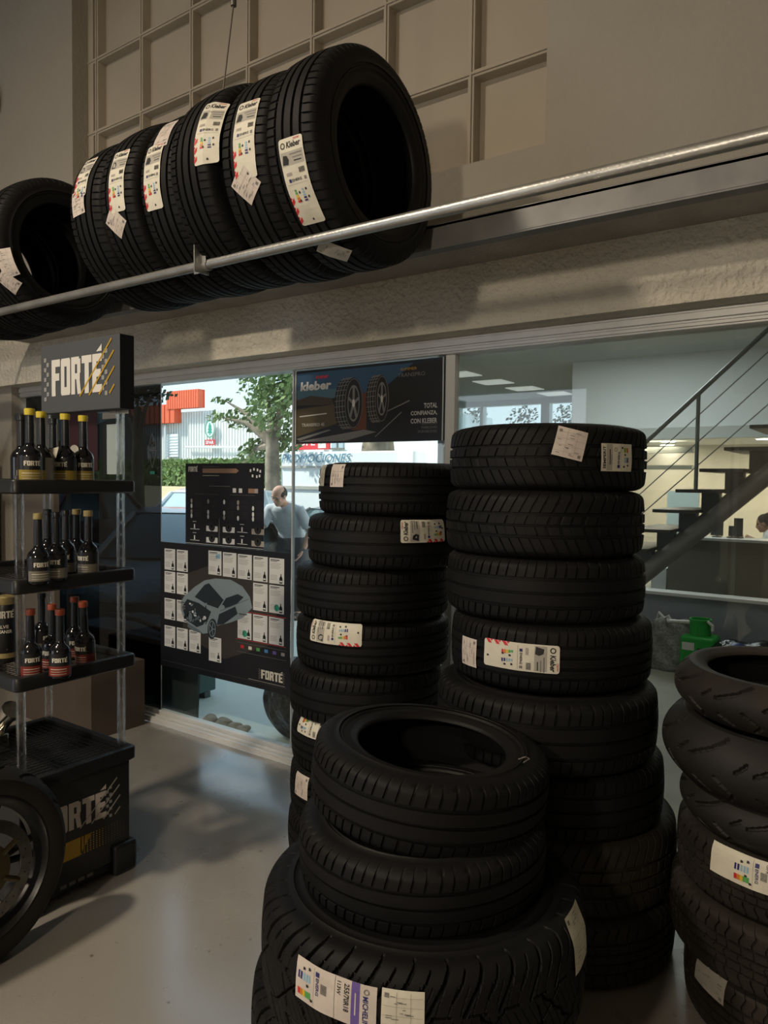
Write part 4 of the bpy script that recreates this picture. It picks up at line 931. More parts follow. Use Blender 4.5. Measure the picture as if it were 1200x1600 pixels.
# smaller chart above it
x0, x1 = corner(290, 790).x, corner(412, 790).x; zt2 = corner(350, 724).z; zb2 = zt+.001; W_, H_ = x1-x0, zt2-zb2
t = thing('chart_poster', ((x0+x1)/2, PY, zb2), 'smaller dark chart poster with grey arrow band above the product poster', 'poster')
b = MB(); b.box((x0, PY, zb2), (x1, PY+.003, zt2)); b.build('sheet', 'poster_black', t, smooth=0)
a = Art()
def PX(u): return u/120*W_
def PYY(v): return (1-v/130)*H_
a.logo(PX(5), PYY(13), PX(15), H_*8/130, m='paper', checks=False, slashes=False)
a.poly([(PX(28), PYY(15)), (PX(80), PYY(15)), (PX(84), PYY(11.5)), (PX(80), PYY(8)), (PX(28), PYY(8))], 'copper', 1)
R_(28, 18, 26, 1.6, 'paper_grey'); R_(28, 4.5, 26, .9, 'ink_grey'); R_(38, 35, 33, .7, 'ink_soft'); R_(15, 48, 38, .6, 'ink_grey'); R_(70, 48, 38, .6, 'ink_grey')
for u, v in ((100, 6), (105, 4), (110, 5), (114, 7), (103, 14), (109, 15), (113, 14)): R_(u, v, 2.2, 7, 'poster_card')
for u, m in ((75, 'poster_card'), (84, 'poster_card'), (98, 'copper'), (107, 'ink_soft')): R_(u, 33, 5 if m != 'copper' else 9, 12, m)
R_(54, 56, .9, 68, 'ink_grey')
rnd = random.Random(3)
for u in (10, 37, 62, 83, 105):
    for v in (60, 68, 77, 84): 
        if rnd.random() < .8: a.ellipse(PX(u), PYY(v), PX(1.6), PX(2.6), 'ink_soft' if rnd.random() < .6 else 'poster_card', 1, 10)
        for j in range(3): R_(u+5, v-3+j*2, 10, .5, 'poster_grey')
for i, u in enumerate((8, 34, 60, 82, 103)):
    for v in (92, 110):
        if i in (1, 2, 4): R_(u, v, 18, 15, 'poster_card' if i < 4 else 'ink_soft'); a.ellipse(PX(u+9), PYY(v+8), PX(5), PX(4.5), 'ink', 2, 14); R_(u+8, v+1, 1.6, 8, 'ink', 2)
        else: R_(u+6, v, 2, 12, 'poster_card'); R_(u, v+12, 15, 1.5, 'poster_card'); R_(u+4, v, 6, 1.4, 'poster_card')
R_(0, 127.5, 120, 1.0, 'poster_card')
a.emit('print', planar((x0, PY-.0002, zb2), (1, 0, 0), (0, 0, 1), .0004), t)
# tyre advertising banner
x0, x1 = corner(460, 640).x, corner(695, 620).x; zt = 2.064; zb = corner(580, 691).z; W_, H_ = x1-x0, zt-zb
t = thing('banner', ((x0+x1)/2, PY, zb), 'dark advertising banner with two alloy-wheeled tyres hanging at the top of the glass', 'banner')
b = MB(); b.box((x0, PY, zb), (x1, PY+.003, zt)); b.build('sheet', 'poster_black', t, smooth=0)
a = Art()
def PX(u): return u/240*W_
def PYY(v): return (1-v/115)*H_
def Q(pts, m, l): a.poly([(PX(u), PYY(v)) for u, v in pts], m, l)
Q([(3, 112), (236, 112), (236, 3), (3, 3)], 'road_print', .3)
Q([(4, 4), (195, 4), (160, 30), (140, 44), (4, 44)], 'sky_print', .5); Q([(4, 30), (80, 32), (80, 46), (4, 46)], 'sky_print2', .6); Q([(4, 46), (30, 40), (66, 46), (70, 56), (4, 54)], 'hill_print', .8)
Q([(4, 60), (70, 56), (80, 84), (4, 104)], 'field_print', .7); Q([(4, 112), (120, 96), (140, 100), (90, 112)], 'print_grey', .7); Q([(4, 107), (60, 94), (66, 95), (10, 110)], 'print_grey', .8)
Q([(150, 40), (190, 8), (236, 4), (236, 60), (150, 66)], 'ink', .9); Q([(100, 50), (124, 40), (124, 96), (100, 96)], 'print_rust', .8)
for u0, v0 in ((150, 74), (138, 108)): Q([(u0, v0), (u0+40, v0-16 if v0 < 90 else v0-34), (u0+40, v0-18 if v0 < 90 else v0-36), (u0, v0-1.5)], 'print_grey', 1)
def wheelart(cu, cv, r1, r2, tw):
    a.ellipse(PX(cu-tw), PYY(cv+1), PX(r1*1.0), H_*r2/115, 'print_tyre', 1, 40)
    Q([(cu-tw, cv-r2+1), (cu, cv-r2), (cu, cv+r2), (cu-tw, cv+r2+1)], 'print_tyre', 1.1)
    for i in range(14):
        q = PI*(i+.5)/14; yv = -math.cos(q)*r2; xw = math.sin(q)*r1
        a.line(PX(cu-tw-xw*.96), PYY(cv+yv), PX(cu-xw*.85-1), PYY(cv+yv-1), PX(.8), 'print_grey', 1.3)
    for f in (.25, .55, .8): 
        a.geo(*(lambda vs: (vs, [(k, k+1, k+25+1, k+25) for k in range(24)]))([(PX(cu-tw*f-math.sin(PI*k/24)*r1), PYY(cv-math.cos(PI*k/24)*r2)) for k in range(25)]+[(PX(cu-tw*f-math.sin(PI*k/24)*r1+.9), PYY(cv-math.cos(PI*k/24)*r2)) for k in range(25)]), 'print_grey', 1.2)
    a.ellipse(PX(cu), PYY(cv), PX(r1), H_*r2/115, 'print_tyre', 1.5, 40)
    a.ring(PX(cu), PYY(cv), PX(r1*.97), H_*r2*.97/115, PX(.7), 'print_grey', 1.6, 40)
    a.ellipse(PX(cu), PYY(cv), PX(r1*.66), H_*r2*.72/115, 'print_grey', 1.7, 36); a.ellipse(PX(cu), PYY(cv), PX(r1*.57), H_*r2*.64/115, 'print_tyre', 1.8, 36)
    for k in range(5):
        q = 2*PI*k/5+.3; a.line(PX(cu), PYY(cv), PX(cu+r1*.6*math.cos(q)), PYY(cv-r2*.68*math.sin(q)), PX(r1*.24), 'print_grey', 2)
    a.ellipse(PX(cu), PYY(cv), PX(r1*.16), H_*r2*.16/115, 'print_white', 2.2, 16)
wheelart(148, 52, 11, 34, 14); wheelart(103, 56, 15, 38, 17)
a.text('kleber', PX(11), PYY(32), PX(54), H_*14/115, 'print_white', 2, .04, .1); a.text('new', PX(38), PYY(15), PX(22), H_*5/115, 'red', 2, .02, .3)
a.text('CITILANDER', PX(14), PYY(74), PX(46), H_*5/115, 'print_white', 2, 0, .1) if False else a.line(PX(10), PYY(72), PX(58), PYY(69), PX(1.4), 'print_white', 2)
a.text('TRANSPRO 4S', PX(14), PYY(88), PX(40), H_*5/115, 'print_white', 2, .0)
a.text('TRANSPRO', PX(172), PYY(23), PX(40), H_*5.5/115, 'print_grey', 2, 0); a.text('SUMMER', PX(176), PYY(14), PX(24), H_*4/115, 'mustard', 2, 0)
for i, (tx_, w_) in enumerate((('TOTAL', 19), ('CONFIANZA,', 38), ('CON KLEBER', 38))): a.text(tx_, PX(230-w_), PYY(69+i*10.5), PX(w_), H_*7/115, 'print_white', 2, .02)
for i, (tx_, w_) in enumerate((('SEGURIDAD', 22), ('FIABILIDAD', 22), ('DURABILIDAD', 27))): a.text(tx_, PX(230-w_), PYY(92+i*5.6), PX(w_), H_*3.4/115, 'print_grey', 2, 0)
a.emit('print', planar((x0, PY-.0002, zb), (1, 0, 0), (0, 0, 1), .0004), t)
b = MB()
for px_ in (x0+.012, x1-.008): b.tube([(px_, PY-.003, zb), (px_+.002, PY-.005, (zb+zt)/2), (px_, PY-.003, zt)], .0035, 8)
b.build('hem', 'print_white', t)
# small things on the smoked pane
def sheet(u0, v0, u1, v1, m, name, label, cat, extra=None):
    p0 = corner(u0, v1); p1 = corner(u1, v0); b = MB(); b.box((p0.x, PY, p0.z), (p1.x, PY+.002, p1.z)); o = b.build(name, m, smooth=0); recenter(o); return tag(o, label, cat)
sheet(167, 662, 191, 741, 'mirror_white', 'paper_sheet', 'blank pale paper sheet hanging behind the upper shelf pole', 'paper')
sheet(161, 662, 166, 742, 'ink', 'binder_strip', 'black strip along the left of the pale paper sheet', 'strip')
sheet(160, 643, 188, 655, 'paper_grey', 'notice_strip', 'small grey notice under the display sign', 'notice')
sheet(108, 640, 152, 735, 'maroon', 'maroon_poster', 'maroon poster behind the bottles on the top shelf', 'poster')
p = corner(238, 700); a = Art(); 
for cy_, s_ in ((.0, 1), (-.125, -1)):
    h_ = .055; P4 = [(0, h_), (.036, 0), (0, -h_), (-.036, 0)]
    if s_ == 1: P4 = [(0, .09), (.040, .0), (-.040, .0)]
    else: P4 = [(.040, .11), (-.040, .11), (0, 0)]
    for i in range(len(P4)): x_0, y_0 = P4[i]; x_1, y_1 = P4[(i+1) % len(P4)]; a.line(x_0, y_0+cy_, x_1, y_1+cy_, .004, 'ink_grey', 1)
a.ring(0, .03, .014, .014, .003, 'ink_grey', 1, 16); a.rect(-.022, -.162, .044, .018, 'teal', 1)
o = a.emit('window_decal', planar(p, (1, 0, 0), (0, 0, 1))); sl_ = o.modifiers.new('s', 'SOLIDIFY'); sl_.thickness = .0005; recenter(o); tag(o, 'grey diamond shaped decal on the smoked glass pane', 'decal')

# ================================================================== OUTSIDE
# green louvred machine behind the smoked glass
x0, x1 = onY(150, 1080, 3.02).x, onY(249, 1040, 3.02).x
t = thing('compressor_cabinet', ((x0+x1)/2, 3.2, -.02), 'green louvred metal cabinet with rounded grey top outside the smoked glass', 'machine')
b = MB(); b.box((x0-.2, 3.03, .02), (x1, 3.5, .40)); b.build('casing', 'green_metal', t, bevel=.008)
b = MB()
for cx_ in (x1-.30, x1-.17):
    for j in range(8): b.box((cx_-.045, 3.016, .07+j*.038), (cx_+.045, 3.03, .082+j*.038))
b.build('louvres', 'green_metal', t, bevel=.003)
b = MB(); b.box((x0-.25, 3.0, .40), (x1+.02, 3.55, .46)); b.build('lid', 'grey_metal', t, bevel=.02, seg=4)
b = MB(); b.box((x0-.25, 3.05, -.02), (x1, 3.1, .02)); b.box((x0-.25, 3.4, -.02), (x1, 3.45, .02)); b.build('skids', 'grey_metal', t)
b = MB(); b.tube([(x0-.1, 3.2, .50), (x0+.3, 3.15, .52), (x1-.08, 3.1, .50)], .02, 12); b.build('tube', 'grey_metal', t)
b = MB(); b.tube([(x1-.09, 3.1, .50), (x1-.05, 3.1, .50)], .022, 12); b.build('end_cap', 'red', t)
b = MB(); hs = [(-4.75, 2.98+.12, -.0), (-4.72, 3.10, .12), (-4.60, 3.08, .20), (-4.48, 3.06, .18), (-4.38, 3.05, .08), (-4.34, 3.05, .0)]
hs = [(-5.15+.12*i, 3.02, .02+.13*math.sin(PI*i/7)) for i in range(8)]
# leaning dark board
xa, xb = onY(250, 1100, 3.05).x, onY(312, 1100, 3.05).x
b = MB(); b.box((xa, 0, 0), (xb, .02, .50), M=Matrix.Translation((0, 3.02, -.02)) @ Matrix.Rotation(-.05, 4, 'X')); o = b.build('leaning_board', 'board', bevel=.002); recenter(o); tag(o, 'dark grey board leaning outside the glass below the product poster', 'board')
b = MB()
for i, (u, v, r) in enumerate(((322, 1128, .05), (336, 1136, .055), (352, 1142, .045), (364, 1147, .04))):
    p = onZ(u, v, .0); vs, fs = [], []; bm = bmesh.new(); bmesh.ops.create_icosphere(bm, subdivisions=3, radius=r)
    rnd = random.Random(i)
    for q in bm.verts: q.co *= 1+.16*math.sin(q.co.x*70+i)*math.cos(q.co.y*60+q.co.z*50); q.co.z *= .62
    me = bpy.data.meshes.new('stone'); bm.to_mesh(me); bm.free(); me.materials.append(MATS['rock']); o = bpy.data.objects.new('stone', me); COL.objects.link(o); o.location = (p.x, max(p.y, 3.07), .005)
    tag(o, ['leftmost brown stone on the ground outside the glass', 'larger brown stone beside the leaning board outside', 'third brown stone from the board outside the glass', 'small brown stone at the right end of the stone row outside'][i], 'stone', 'stones outside the glass')
# bin bag
bm = bmesh.new(); bmesh.ops.create_icosphere(bm, subdivisions=5, radius=1)
for q in bm.verts:
    x, y, z = q.co; an = math.atan2(y, x); k = 1+.08*math.sin(an*7+z*6)+.05*math.sin(an*17+z*9); q.co.x = x*.18*k*(1-.25*max(0, z)); q.co.y = y*.16*k; q.co.z = (z+1)*.24
me = bpy.data.meshes.new('bin_bag'); bm.to_mesh(me); bm.free(); me.materials.append(MATS['bin_bag']); o = bpy.data.objects.new('bin_bag', me); COL.objects.link(o); me.polygons.foreach_set('use_smooth', [True]*len(me.polygons))
p = onY(462, 1100, 3.2); o.location = (p.x, 3.2, -.02); tag(o, 'shiny black bin bag outside beside the left tyre stack', 'bag')

# building across the street
Bc = onD(250, 830, 26); by = 19.2
BZ = -.02
def yp(u, v, y=by): return onY(u, v, y)
xl, xr = yp(215, 760).x, yp(470, 760).x
t = thing('warehouse', ((xl+xr)/2, by+1.5, BZ), 'pale corrugated warehouse with orange-red fascia and round tree logo across the street', 'building')
zt = yp(350, 640).z
b = MB(); b.box((xl, by, BZ), (xr, by+4, zt))
n_ = 60
for i in range(n_): x = xl+(xr-xl)*i/n_; b.box((x, by-.06, BZ), (x+(xr-xl)/n_*.5, by, zt))
b.build('wall', 'corrug', t, smooth=0)
xa, xb, xc = yp(252, 640).x, yp(285, 640).x, yp(322, 640).x
b = MB(); z1, z2, z3 = yp(270, 662).z, yp(270, 641).z, yp(290, 612).z
nn = 14
for i in range(nn): x = xa-3+(xb-xa+3)*i/nn; b.box((x, by-.35, z1), (x+(xb-xa+3)/nn*.8, by-.08, z2+.2))
for i in range(nn): x = yp(272, 640).x+(xc-yp(272, 640).x)*i/nn; b.box((x, by-.38, z2), (x+(xc-yp(272, 640).x)/nn*.8, by-.08, z3))
b.box((xa-3, by-.1, z1), (xb, by-.06, z2+.2)); b.box((yp(272, 640).x, by-.1, z2), (xc, by-.06, z3)); b.build('fascia', 'orange_red', t, smooth=0)
c0 = yp(328, 670, by-.2); a = Art(); k = .54
a.ring(0, 0, k*.50, k*.62, k*.08, 'teal', 1, 36)
for pts, ly in (([(-.26, -.30), (.26, -.30), (0, .05)], 1), ([(-.22, -.08), (.22, -.08), (0, .25)], 1.5), ([(-.16, .12), (.16, .12), (0, .48)], 2)): a.poly([(x*k, y*k) for x, y in pts], 'teal', ly)
a.rect(-.04*k, -.45*k, .08*k, .16*k, 'teal', 1); a.ellipse(0, 0, .44*k, .56*k, 'white_paint', .2, 30); a.rect(-.52*k, -1.14*k, 1.04*k, .38*k, 'red', .5); a.text('SPAR', -.42*k, -1.07*k, .84*k, .24*k, 'white_paint', 1, .03)
a.emit('roundel_sign', planar(c0, (1, 0, 0), (0, 0, 1), .01), t)
b = MB(); p0, p1 = yp(262, 714, by-.09), yp(279, 678, by-.09); b.box((p0.x, by-.12, p0.z), (p1.x, by-.08, p1.z))
for i in range(8): b.box((p0.x, by-.14, p0.z+(p1.z-p0.z)*i/8), (p1.x, by-.12, p0.z+(p1.z-p0.z)*(i+.4)/8))
b.build('vent_door', 'white_paint', t, smooth=0)
b = MB(); p0 = yp(253, 665, by-.2); b.tube([(p0.x+.2, by-.2, BZ), (p0.x+.2, by-.2, p0.z)], .05, 8); p1, p2 = yp(290, 699, by-.2), yp(410, 699, by-.2); b.tube([tuple(p1), tuple(p2)], .04, 6); b.build('pipe', 'white_paint', t)
# grey house seen dimly behind smoked glass
p0, p1 = onY(120, 700, 15), onY(249, 655, 15); b = MB(); b.box((p0.x-6, 15, BZ), (p1.x-4.6, 18, p1.z-.6)); t = thing('grey_house', (p0.x, 15.5, BZ), 'dim grey house with green roof seen through the smoked pane', 'building'); b.build('wall', 'grey_metal', t, smooth=0)
b = MB(); b.prism([(14.5, p1.z-.6), (18.5, p1.z-.6), (17, p1.z+.6)], p0.x-6, p1.x-4.6, 0, Matrix(((0, 0, 1, 0), (1, 0, 0, 0), (0, 1, 0, 0), (0, 0, 0, 1)))); b.build('roof', 'green_metal', t, smooth=0)
# hedge and low wall
p0, p1 = onY(246, 760, 14), onY(305, 722, 14)
b = MB(); rnd = random.Random(2)
for i in range(5200):
    x = rnd.uniform(p0.x-3, p1.x+6); yy = rnd.uniform(14, 14.7); z = rnd.uniform(.55, p1.z+.04) if rnd.random() < .8 else rnd.uniform(p1.z-.1, p1.z+.05); yy = 14 if rnd.random() < .75 else yy
    s_ = .07; v = Vector((rnd.uniform(-1, 1), rnd.uniform(-1, 1), rnd.uniform(-1, 1))).normalized(); u_ = v.orthogonal().normalized(); w_ = v.cross(u_); c = Vector((x, yy, z))
    b.add([c-u_*s_-w_*s_, c+u_*s_-w_*s_, c+u_*s_+w_*s_, c-u_*s_+w_*s_], [(0, 1, 2, 3)])
b.box((p0.x-3, 14.1, .4), (p1.x+6, 14.7, p1.z-.02))
o = b.build('hedge', 'hedge', smooth=0); recenter(o); tag(o, 'clipped green hedge in front of the corrugated warehouse', 'hedge')
b = MB(); pz = onY(270, 760, 13.6).z; b.box((p0.x-3, 13.6, BZ), (p1.x+6, 13.8, pz)); o = b.build('low_wall', 'beige', smooth=0); recenter(o); tag(o, 'low beige wall below the clipped hedge', 'wall')
# trees
def tree(name, base, h_trunk, tr, blobs, n, leafm, label, cat='tree', group=None, ls=.10, seed=1, lean=(0, 0)):
    t = thing(name, tuple(base), label, cat, group); b = MB(); base = Vector(base); top = base+Vector((lean[0], lean[1], h_trunk))
    b.tube([base, base.lerp(top, .3)+Vector((.03, 0, 0)), base.lerp(top, .7), top], [tr*1.25, tr, tr*.92, tr*.6], 14)
    for c, r in blobs: b.tube([base.lerp(top, .8), (base.lerp(top, .9)+Vector(c))/2, Vector(c)], [tr*.5, tr*.3, tr*.08], 8)
    b.build('trunk', 'bark', t); rnd = random.Random(seed); b = MB()
    for c, r in blobs:
        m = int(n*r[0]*r[2])
        for i in range(m):
            v = Vector((rnd.gauss(0, 1), rnd.gauss(0, 1), rnd.gauss(0, 1))).normalized()*rnd.random()**.45
            p = Vector(c)+Vector((v.x*r[0], v.y*r[1], v.z*r[2])); q = Vector((rnd.uniform(-1, 1), rnd.uniform(-1, 1), rnd.uniform(-.4, 1))).normalized(); u_ = q.orthogonal().normalized(); w_ = q.cross(u_); s_ = ls*rnd.uniform(.6, 1.2)
            b.add([p-u_*s_, p-w_*s_*.6, p+u_*s_, p+w_*s_*.6], [(0, 1, 2, 3)])
    b.build('foliage', leafm, t, smooth=0); return t
def P(u, v, y): return tuple(onY(u, v, y))
TY = 8.9
bs = onY(425, 800, TY)
tree('plane_tree', (bs.x, TY, BZ), 2.6, .13, [(P(440, 640, TY), (.55, .6, .45)), (P(415, 605, TY), (.45, .5, .35)), (P(452, 600, TY), (.45, .5, .4)), (P(385, 655, TY+.2), (.35, .4, .22)), (P(345, 652, TY-.2), (.22, .3, .10)), (P(400, 705, TY+.3), (.35, .3, .22)), (P(445, 690, TY+.3), (.3, .3, .3)), (P(470, 560, TY), (.6, .6, .4)), (P(350, 625, TY), (.2, .2, .06)), (P(375, 730, TY+.3), (.2, .2, .1))], 2600, 'leaf', 'leafy street tree with a pale trunk behind the man', ls=.055, seed=4)
bs = onY(590, 760, 10.5)
tree('plane_tree', (bs.x, 10.5, BZ), 2.8, .33, [(P(560, 640, 10.5), (.8, .6, .5)), (P(640, 640, 10.5), (.6, .6, .5))], 1200, 'leaf', 'thick mottled tree trunk visible under the advertising banner', ls=.07, seed=6)
bs = onY(215, 760, 7.2)
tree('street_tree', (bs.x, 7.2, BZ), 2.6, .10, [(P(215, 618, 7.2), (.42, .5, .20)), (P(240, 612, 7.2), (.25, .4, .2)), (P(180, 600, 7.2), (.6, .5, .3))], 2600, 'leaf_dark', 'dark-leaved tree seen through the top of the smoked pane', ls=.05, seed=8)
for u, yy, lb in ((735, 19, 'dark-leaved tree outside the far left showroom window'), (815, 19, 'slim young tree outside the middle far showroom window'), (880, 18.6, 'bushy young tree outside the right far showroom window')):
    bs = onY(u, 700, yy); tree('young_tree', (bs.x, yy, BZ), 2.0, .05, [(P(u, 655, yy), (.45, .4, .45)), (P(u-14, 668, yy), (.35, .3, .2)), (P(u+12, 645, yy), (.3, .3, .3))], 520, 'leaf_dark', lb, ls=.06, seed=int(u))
# white box with lettering and red sign
wy = 8.9; p0, p1 = onY(438, 800, wy), onY(560, 705, wy)
t = thing('market_stall', (p0.x+1.5, wy, BZ), 'white panelled stall with slanted blue lettering behind the open bonnet', 'stall')
b = MB(); b.box((p0.x, wy, BZ), (p0.x+2.6, wy+.35, p1.z)); b.build('body', 'white_paint', t, smooth=0, bevel=.02)
b = MB(); z_ = onY(500, 728, wy).z; b.box((p0.x+.02, wy-.03, z_-.03), (p0.x+2.6, wy, z_)); z_ = onY(500, 760, wy).z; b.box((p0.x+.02, wy-.03, z_-.05), (p0.x+2.6, wy, z_)); b.build('moulding', 'paper_grey', t, smooth=0)
q0, q1 = onY(441, 721, wy), onY(535, 707, wy); a = Art(); a.text('PROMOCIONES', 0, 0, (q1.x-q0.x)*1.12, .135, 'sign_blue', 1, .0, .25); a.emit('lettering', planar((q0.x, wy-.01, q0.z-.02), (1, 0, 0), (0, 0, 1), .004), t)
jy = 13.5; q0, q1 = onY(459, 703, jy), onY(514, 683, jy)
t = thing('street_sign', (q0.x, jy, BZ), 'red rectangular sign with white capitals above the white stall', 'sign')
b = MB(); b.box((q0.x, jy, q0.z), (q1.x, jy+.06, q1.z)); b.build('board', 'red', t, smooth=0, bevel=.004)
b = MB(); b.box((q0.x+.1, jy+.06, BZ), (q0.x+.2, jy+.14, q1.z)); b.box((q1.x-.2, jy+.06, BZ), (q1.x-.1, jy+.14, q1.z)); b.build('post', 'alu', t)
a = Art(); a.text('JOPE', .06, .06, (q1.x-q0.x)*.56, q1.z-q0.z-.12, 'white_paint', 1, .02); a.poly([((q1.x-q0.x)*.70, .03), ((q1.x-q0.x)*.92, .03), ((q1.x-q0.x)*.92, (q1.z-q0.z)-.03)], 'paper', 1); a.poly([((q1.x-q0.x)*.70, .03), ((q1.x-q0.x)*.70, (q1.z-q0.z)-.03), ((q1.x-q0.x)*.90, (q1.z-q0.z)-.03)], 'paper_pink', 1); a.emit('lettering', planar((q0.x, jy-.001, q0.z), (1, 0, 0), (0, 0, 1), .004), t)
hy = 17; q0, q1 = onY(510, 800, hy), onY(700, 640, hy); t = thing('pale_house', ((q0.x+q1.x)/2, hy, BZ), 'pale house with a window behind the red sign and thick trunk', 'building')
b = MB(); b.box((q0.x-2, hy, BZ), (q1.x-.2, hy+3, q1.z)); b.build('wall', 'white_paint', t, smooth=0)
w0, w1 = onY(519, 700, hy), onY(537, 684, hy); b = MB(); b.box((w0.x, hy-.03, w0.z), (w1.x, hy+.02, w1.z+.2)); o = b.build('window', 'car_glass_light', t, smooth=0); b = MB(); b.box(((w0.x+w1.x)/2-.02, hy-.05, w0.z), ((w0.x+w1.x)/2+.02, hy-.03, w1.z+.2)); b.box((w0.x-.05, hy-.05, w0.z-.05), (w1.x+.05, hy-.03, w0.z)); b.build('window_frame', 'ink_grey', o, smooth=0)
# cars
def car(loc, rot, paint, label, hood=False, sc=1):
    t = thing('car', loc, label, 'car', None)
    M = Matrix.Translation(loc) @ Matrix.Rotation(rot, 4, 'Z') @ Matrix.Scale(sc, 4)
    # side profile (x forward, z up)
    low = [(-2.05, .35), (-2.1, .62), (-2.0, .92), (-1.5, .98), (-.9, .97), (.0, .95), (.75, .95), (1.35, .88), (1.85, .78), (2.08, .62), (2.1, .35), (1.7, .25), (-1.7, .25)]
    roof = [(-1.75, .96), (-1.35, 1.30), (-.9, 1.43), (-.2, 1.46), (.25, 1.40), (1.0, .94)]
    def loft(prof, hw, taper):
        vs = []; n = len(prof); ks = [-1, -.92, -.6, 0, .6, .92, 1]
        b = MB()
        for k in ks:
            for x, z in prof:
                s_ = 1-.05*max(0, abs(k)-.6)/.4; yy = k*hw*(1-taper*max(0, z-.9)); vs.append(M @ Vector((x*s_, yy, z if abs(k) < .95 else z*.985+.005)))
        fs = []
        for i in range(len(ks)-1):
            for j in range(n): fs.append((i*n+j, i*n+(j+1) % n, (i+1)*n+(j+1) % n, (i+1)*n+j))
        fs.append(tuple(range(n))[::-1]); fs.append(tuple((len(ks)-1)*n+j for j in range(n))); b.add(vs, fs); return b
    loft(low, .86, .0).build('body', paint, t, smooth=50)
    loft(roof, .80, .32).build('cabin', 'car_glass' if paint != 'car_white' else 'car_glass_light', t, smooth=50)
    b = MB()
    rf = [(-1.2, 1.37), (-.9, 1.445), (-.2, 1.475), (.22, 1.42), (.2, 1.39), (-.2, 1.44), (-.9, 1.41), (-1.2, 1.33)]
    b.prism([(x, z) for x, z in rf], -.66, .66, 0, M @ Matrix(((1, 0, 0, 0), (0, 0, 1, 0), (0, 1, 0, 0), (0, 0, 0, 1))))
    for sy in (-1, 1):
        for (xa, za, xb_, zb_) in ((.22, 1.41, 1.02, .95), (-.42, 1.44, -.45, .96), (-1.2, 1.36, -1.75, .97)):
            b.tube([M @ Vector((xa, sy*.665, za)), M @ Vector((xb_, sy*.80, zb_))], .035*sc, 6)
    b.build('roof', paint, t, smooth=50)
    for x in (-1.3, 1.35):
        for sy in (-1, 1):
            Mw_ = M @ Matrix.Translation((x, sy*.80, .31)) @ Matrix.Rotation(PI/2, 4, 'X'); b = MB(); b.lathe([(.18, -.10), (.30, -.09), (.315, 0), (.30, .09), (.18, .10)], 28, M=Mw_); o = b.build('wheel', 'tyre_far', t); b = MB(); b.lathe([(0, -.085), (.18, -.085), (.19, 0), (.18, .085), (0, .085)], 20, M=Mw_); b.build('hub_cap', 'hub', o)
    for sy in (-1, 1):
        b = MB(); b.lathe([(0, .09), (.07, .07), (.11, 0), (.07, -.07), (0, -.09)], 16, M=M @ Matrix.Translation((1.92, sy*.6, .68)) @ Matrix.Scale(1.3, 4, (0, 1, 0))); b.build('headlight', 'car_glass_light', t)
        b = MB(); b.lathe([(0, .09), (.08, .06), (.10, 0), (.08, -.06), (0, -.09)], 12, M=M @ Matrix.Translation((.75, sy*.93, 1.0))); b.build('door_mirror', paint, t)
    if hood:
        b = MB(); n = 12; vs = []
        for i in range(n+1):
            yy = -.78+1.56*i/n; cz = 1-abs(yy/.78)**3
            for f in (0, .35, .7, 1): vs.append(M @ Vector((.95+.86*f, yy*(1-.12*f*f), .96+.44*f*(.85+.15*cz)+.10*math.sin(PI*f))))
        fs = [(i*4+j, i*4+j+1, (i+1)*4+j+1, (i+1)*4+j) for i in range(n) for j in range(3)]; b.add(vs, fs); o = b.build('open_bonnet', 'car_darkgrey', t, smooth=60); m_ = o.modifiers.new('s', 'SOLIDIFY'); m_.thickness = .03
    return t
def at(u, D): q = onD(u, 760, D); return (q.x, q.y, BZ)
car(at(338, 10.9), math.radians(-62), 'car_white', 'white car parked behind the chart poster', sc=.92)
car(at(300, 7.6), math.radians(-57), 'car_silver', 'beige-silver car close to the glass, its windscreen pillar left of the chart poster', sc=.82)
car(at(50, 9.7), math.radians(-60), 'car_red', 'dark red car dimly visible through the smoked glass')
car(at(535, 9.4), math.radians(-112), 'car_darkgrey', 'dark grey car with raised bonnet behind the man', True, sc=.80)

# yellow hose lying outside by the cabinet
q = onY(150, 1072, 3.05); b = MB(); b.tube([(q.x-.25+.11*i, 2.99+.02*math.sin(i), -.0+.10*math.sin(PI*(i+1)/8)+.02) for i in range(7)], .014, 10); o = b.build('hose', 'mustard'); recenter(o); tag(o, 'yellow hose loop on the ground outside, left of the green cabinet', 'hose')

# ================================================================== PEOPLE
def voxel(mb, name, m, parent, size, smooth=3):
    o = mb.build(name, m, parent, smooth=180); q = o.modifiers.new('join', 'REMESH'); q.mode = 'VOXEL'; q.voxel_size = size; q.use_smooth_shade = True
    if smooth: q = o.modifiers.new('soften', 'SMOOTH'); q.factor = .6; q.iterations = smooth
    return o
def blob(mb, c, r, M, n=16):
    C = Matrix.Translation(c) @ Matrix.Diagonal((r[0], r[1], r[2], 1)); prof = [(math.sin(PI*k/10), math.cos(PI*k/10)) for k in range(11)]; mb.lathe(prof, n, M=M @ C)
def eloft(mb, rings, M, n=20):      # rings: (centre, rx, ry, up-direction tilt)
    vs = []
    for c, rx, ry, tl in rings:
        for k in range(n):
            a = 2*PI*k/n; e = 2.4; ca, sa = math.cos(a), math.sin(a); x = rx*math.copysign(abs(ca)**(2/e), ca); y = ry*math.copysign(abs(sa)**(2/e), sa)
            vs.append(M @ Vector((c[0]+x, c[1]+y*math.cos(tl), c[2]-y*math.sin(tl))))
    N = len(rings); fs = [(i*n+k, i*n+(k+1) % n, (i+1)*n+(k+1) % n, (i+1)*n+k) for i in range(N-1) for k in range(n)] + [tuple(range(n-1, -1, -1)), tuple((N-1)*n+k for k in range(n))]
    mb.add(vs, fs)
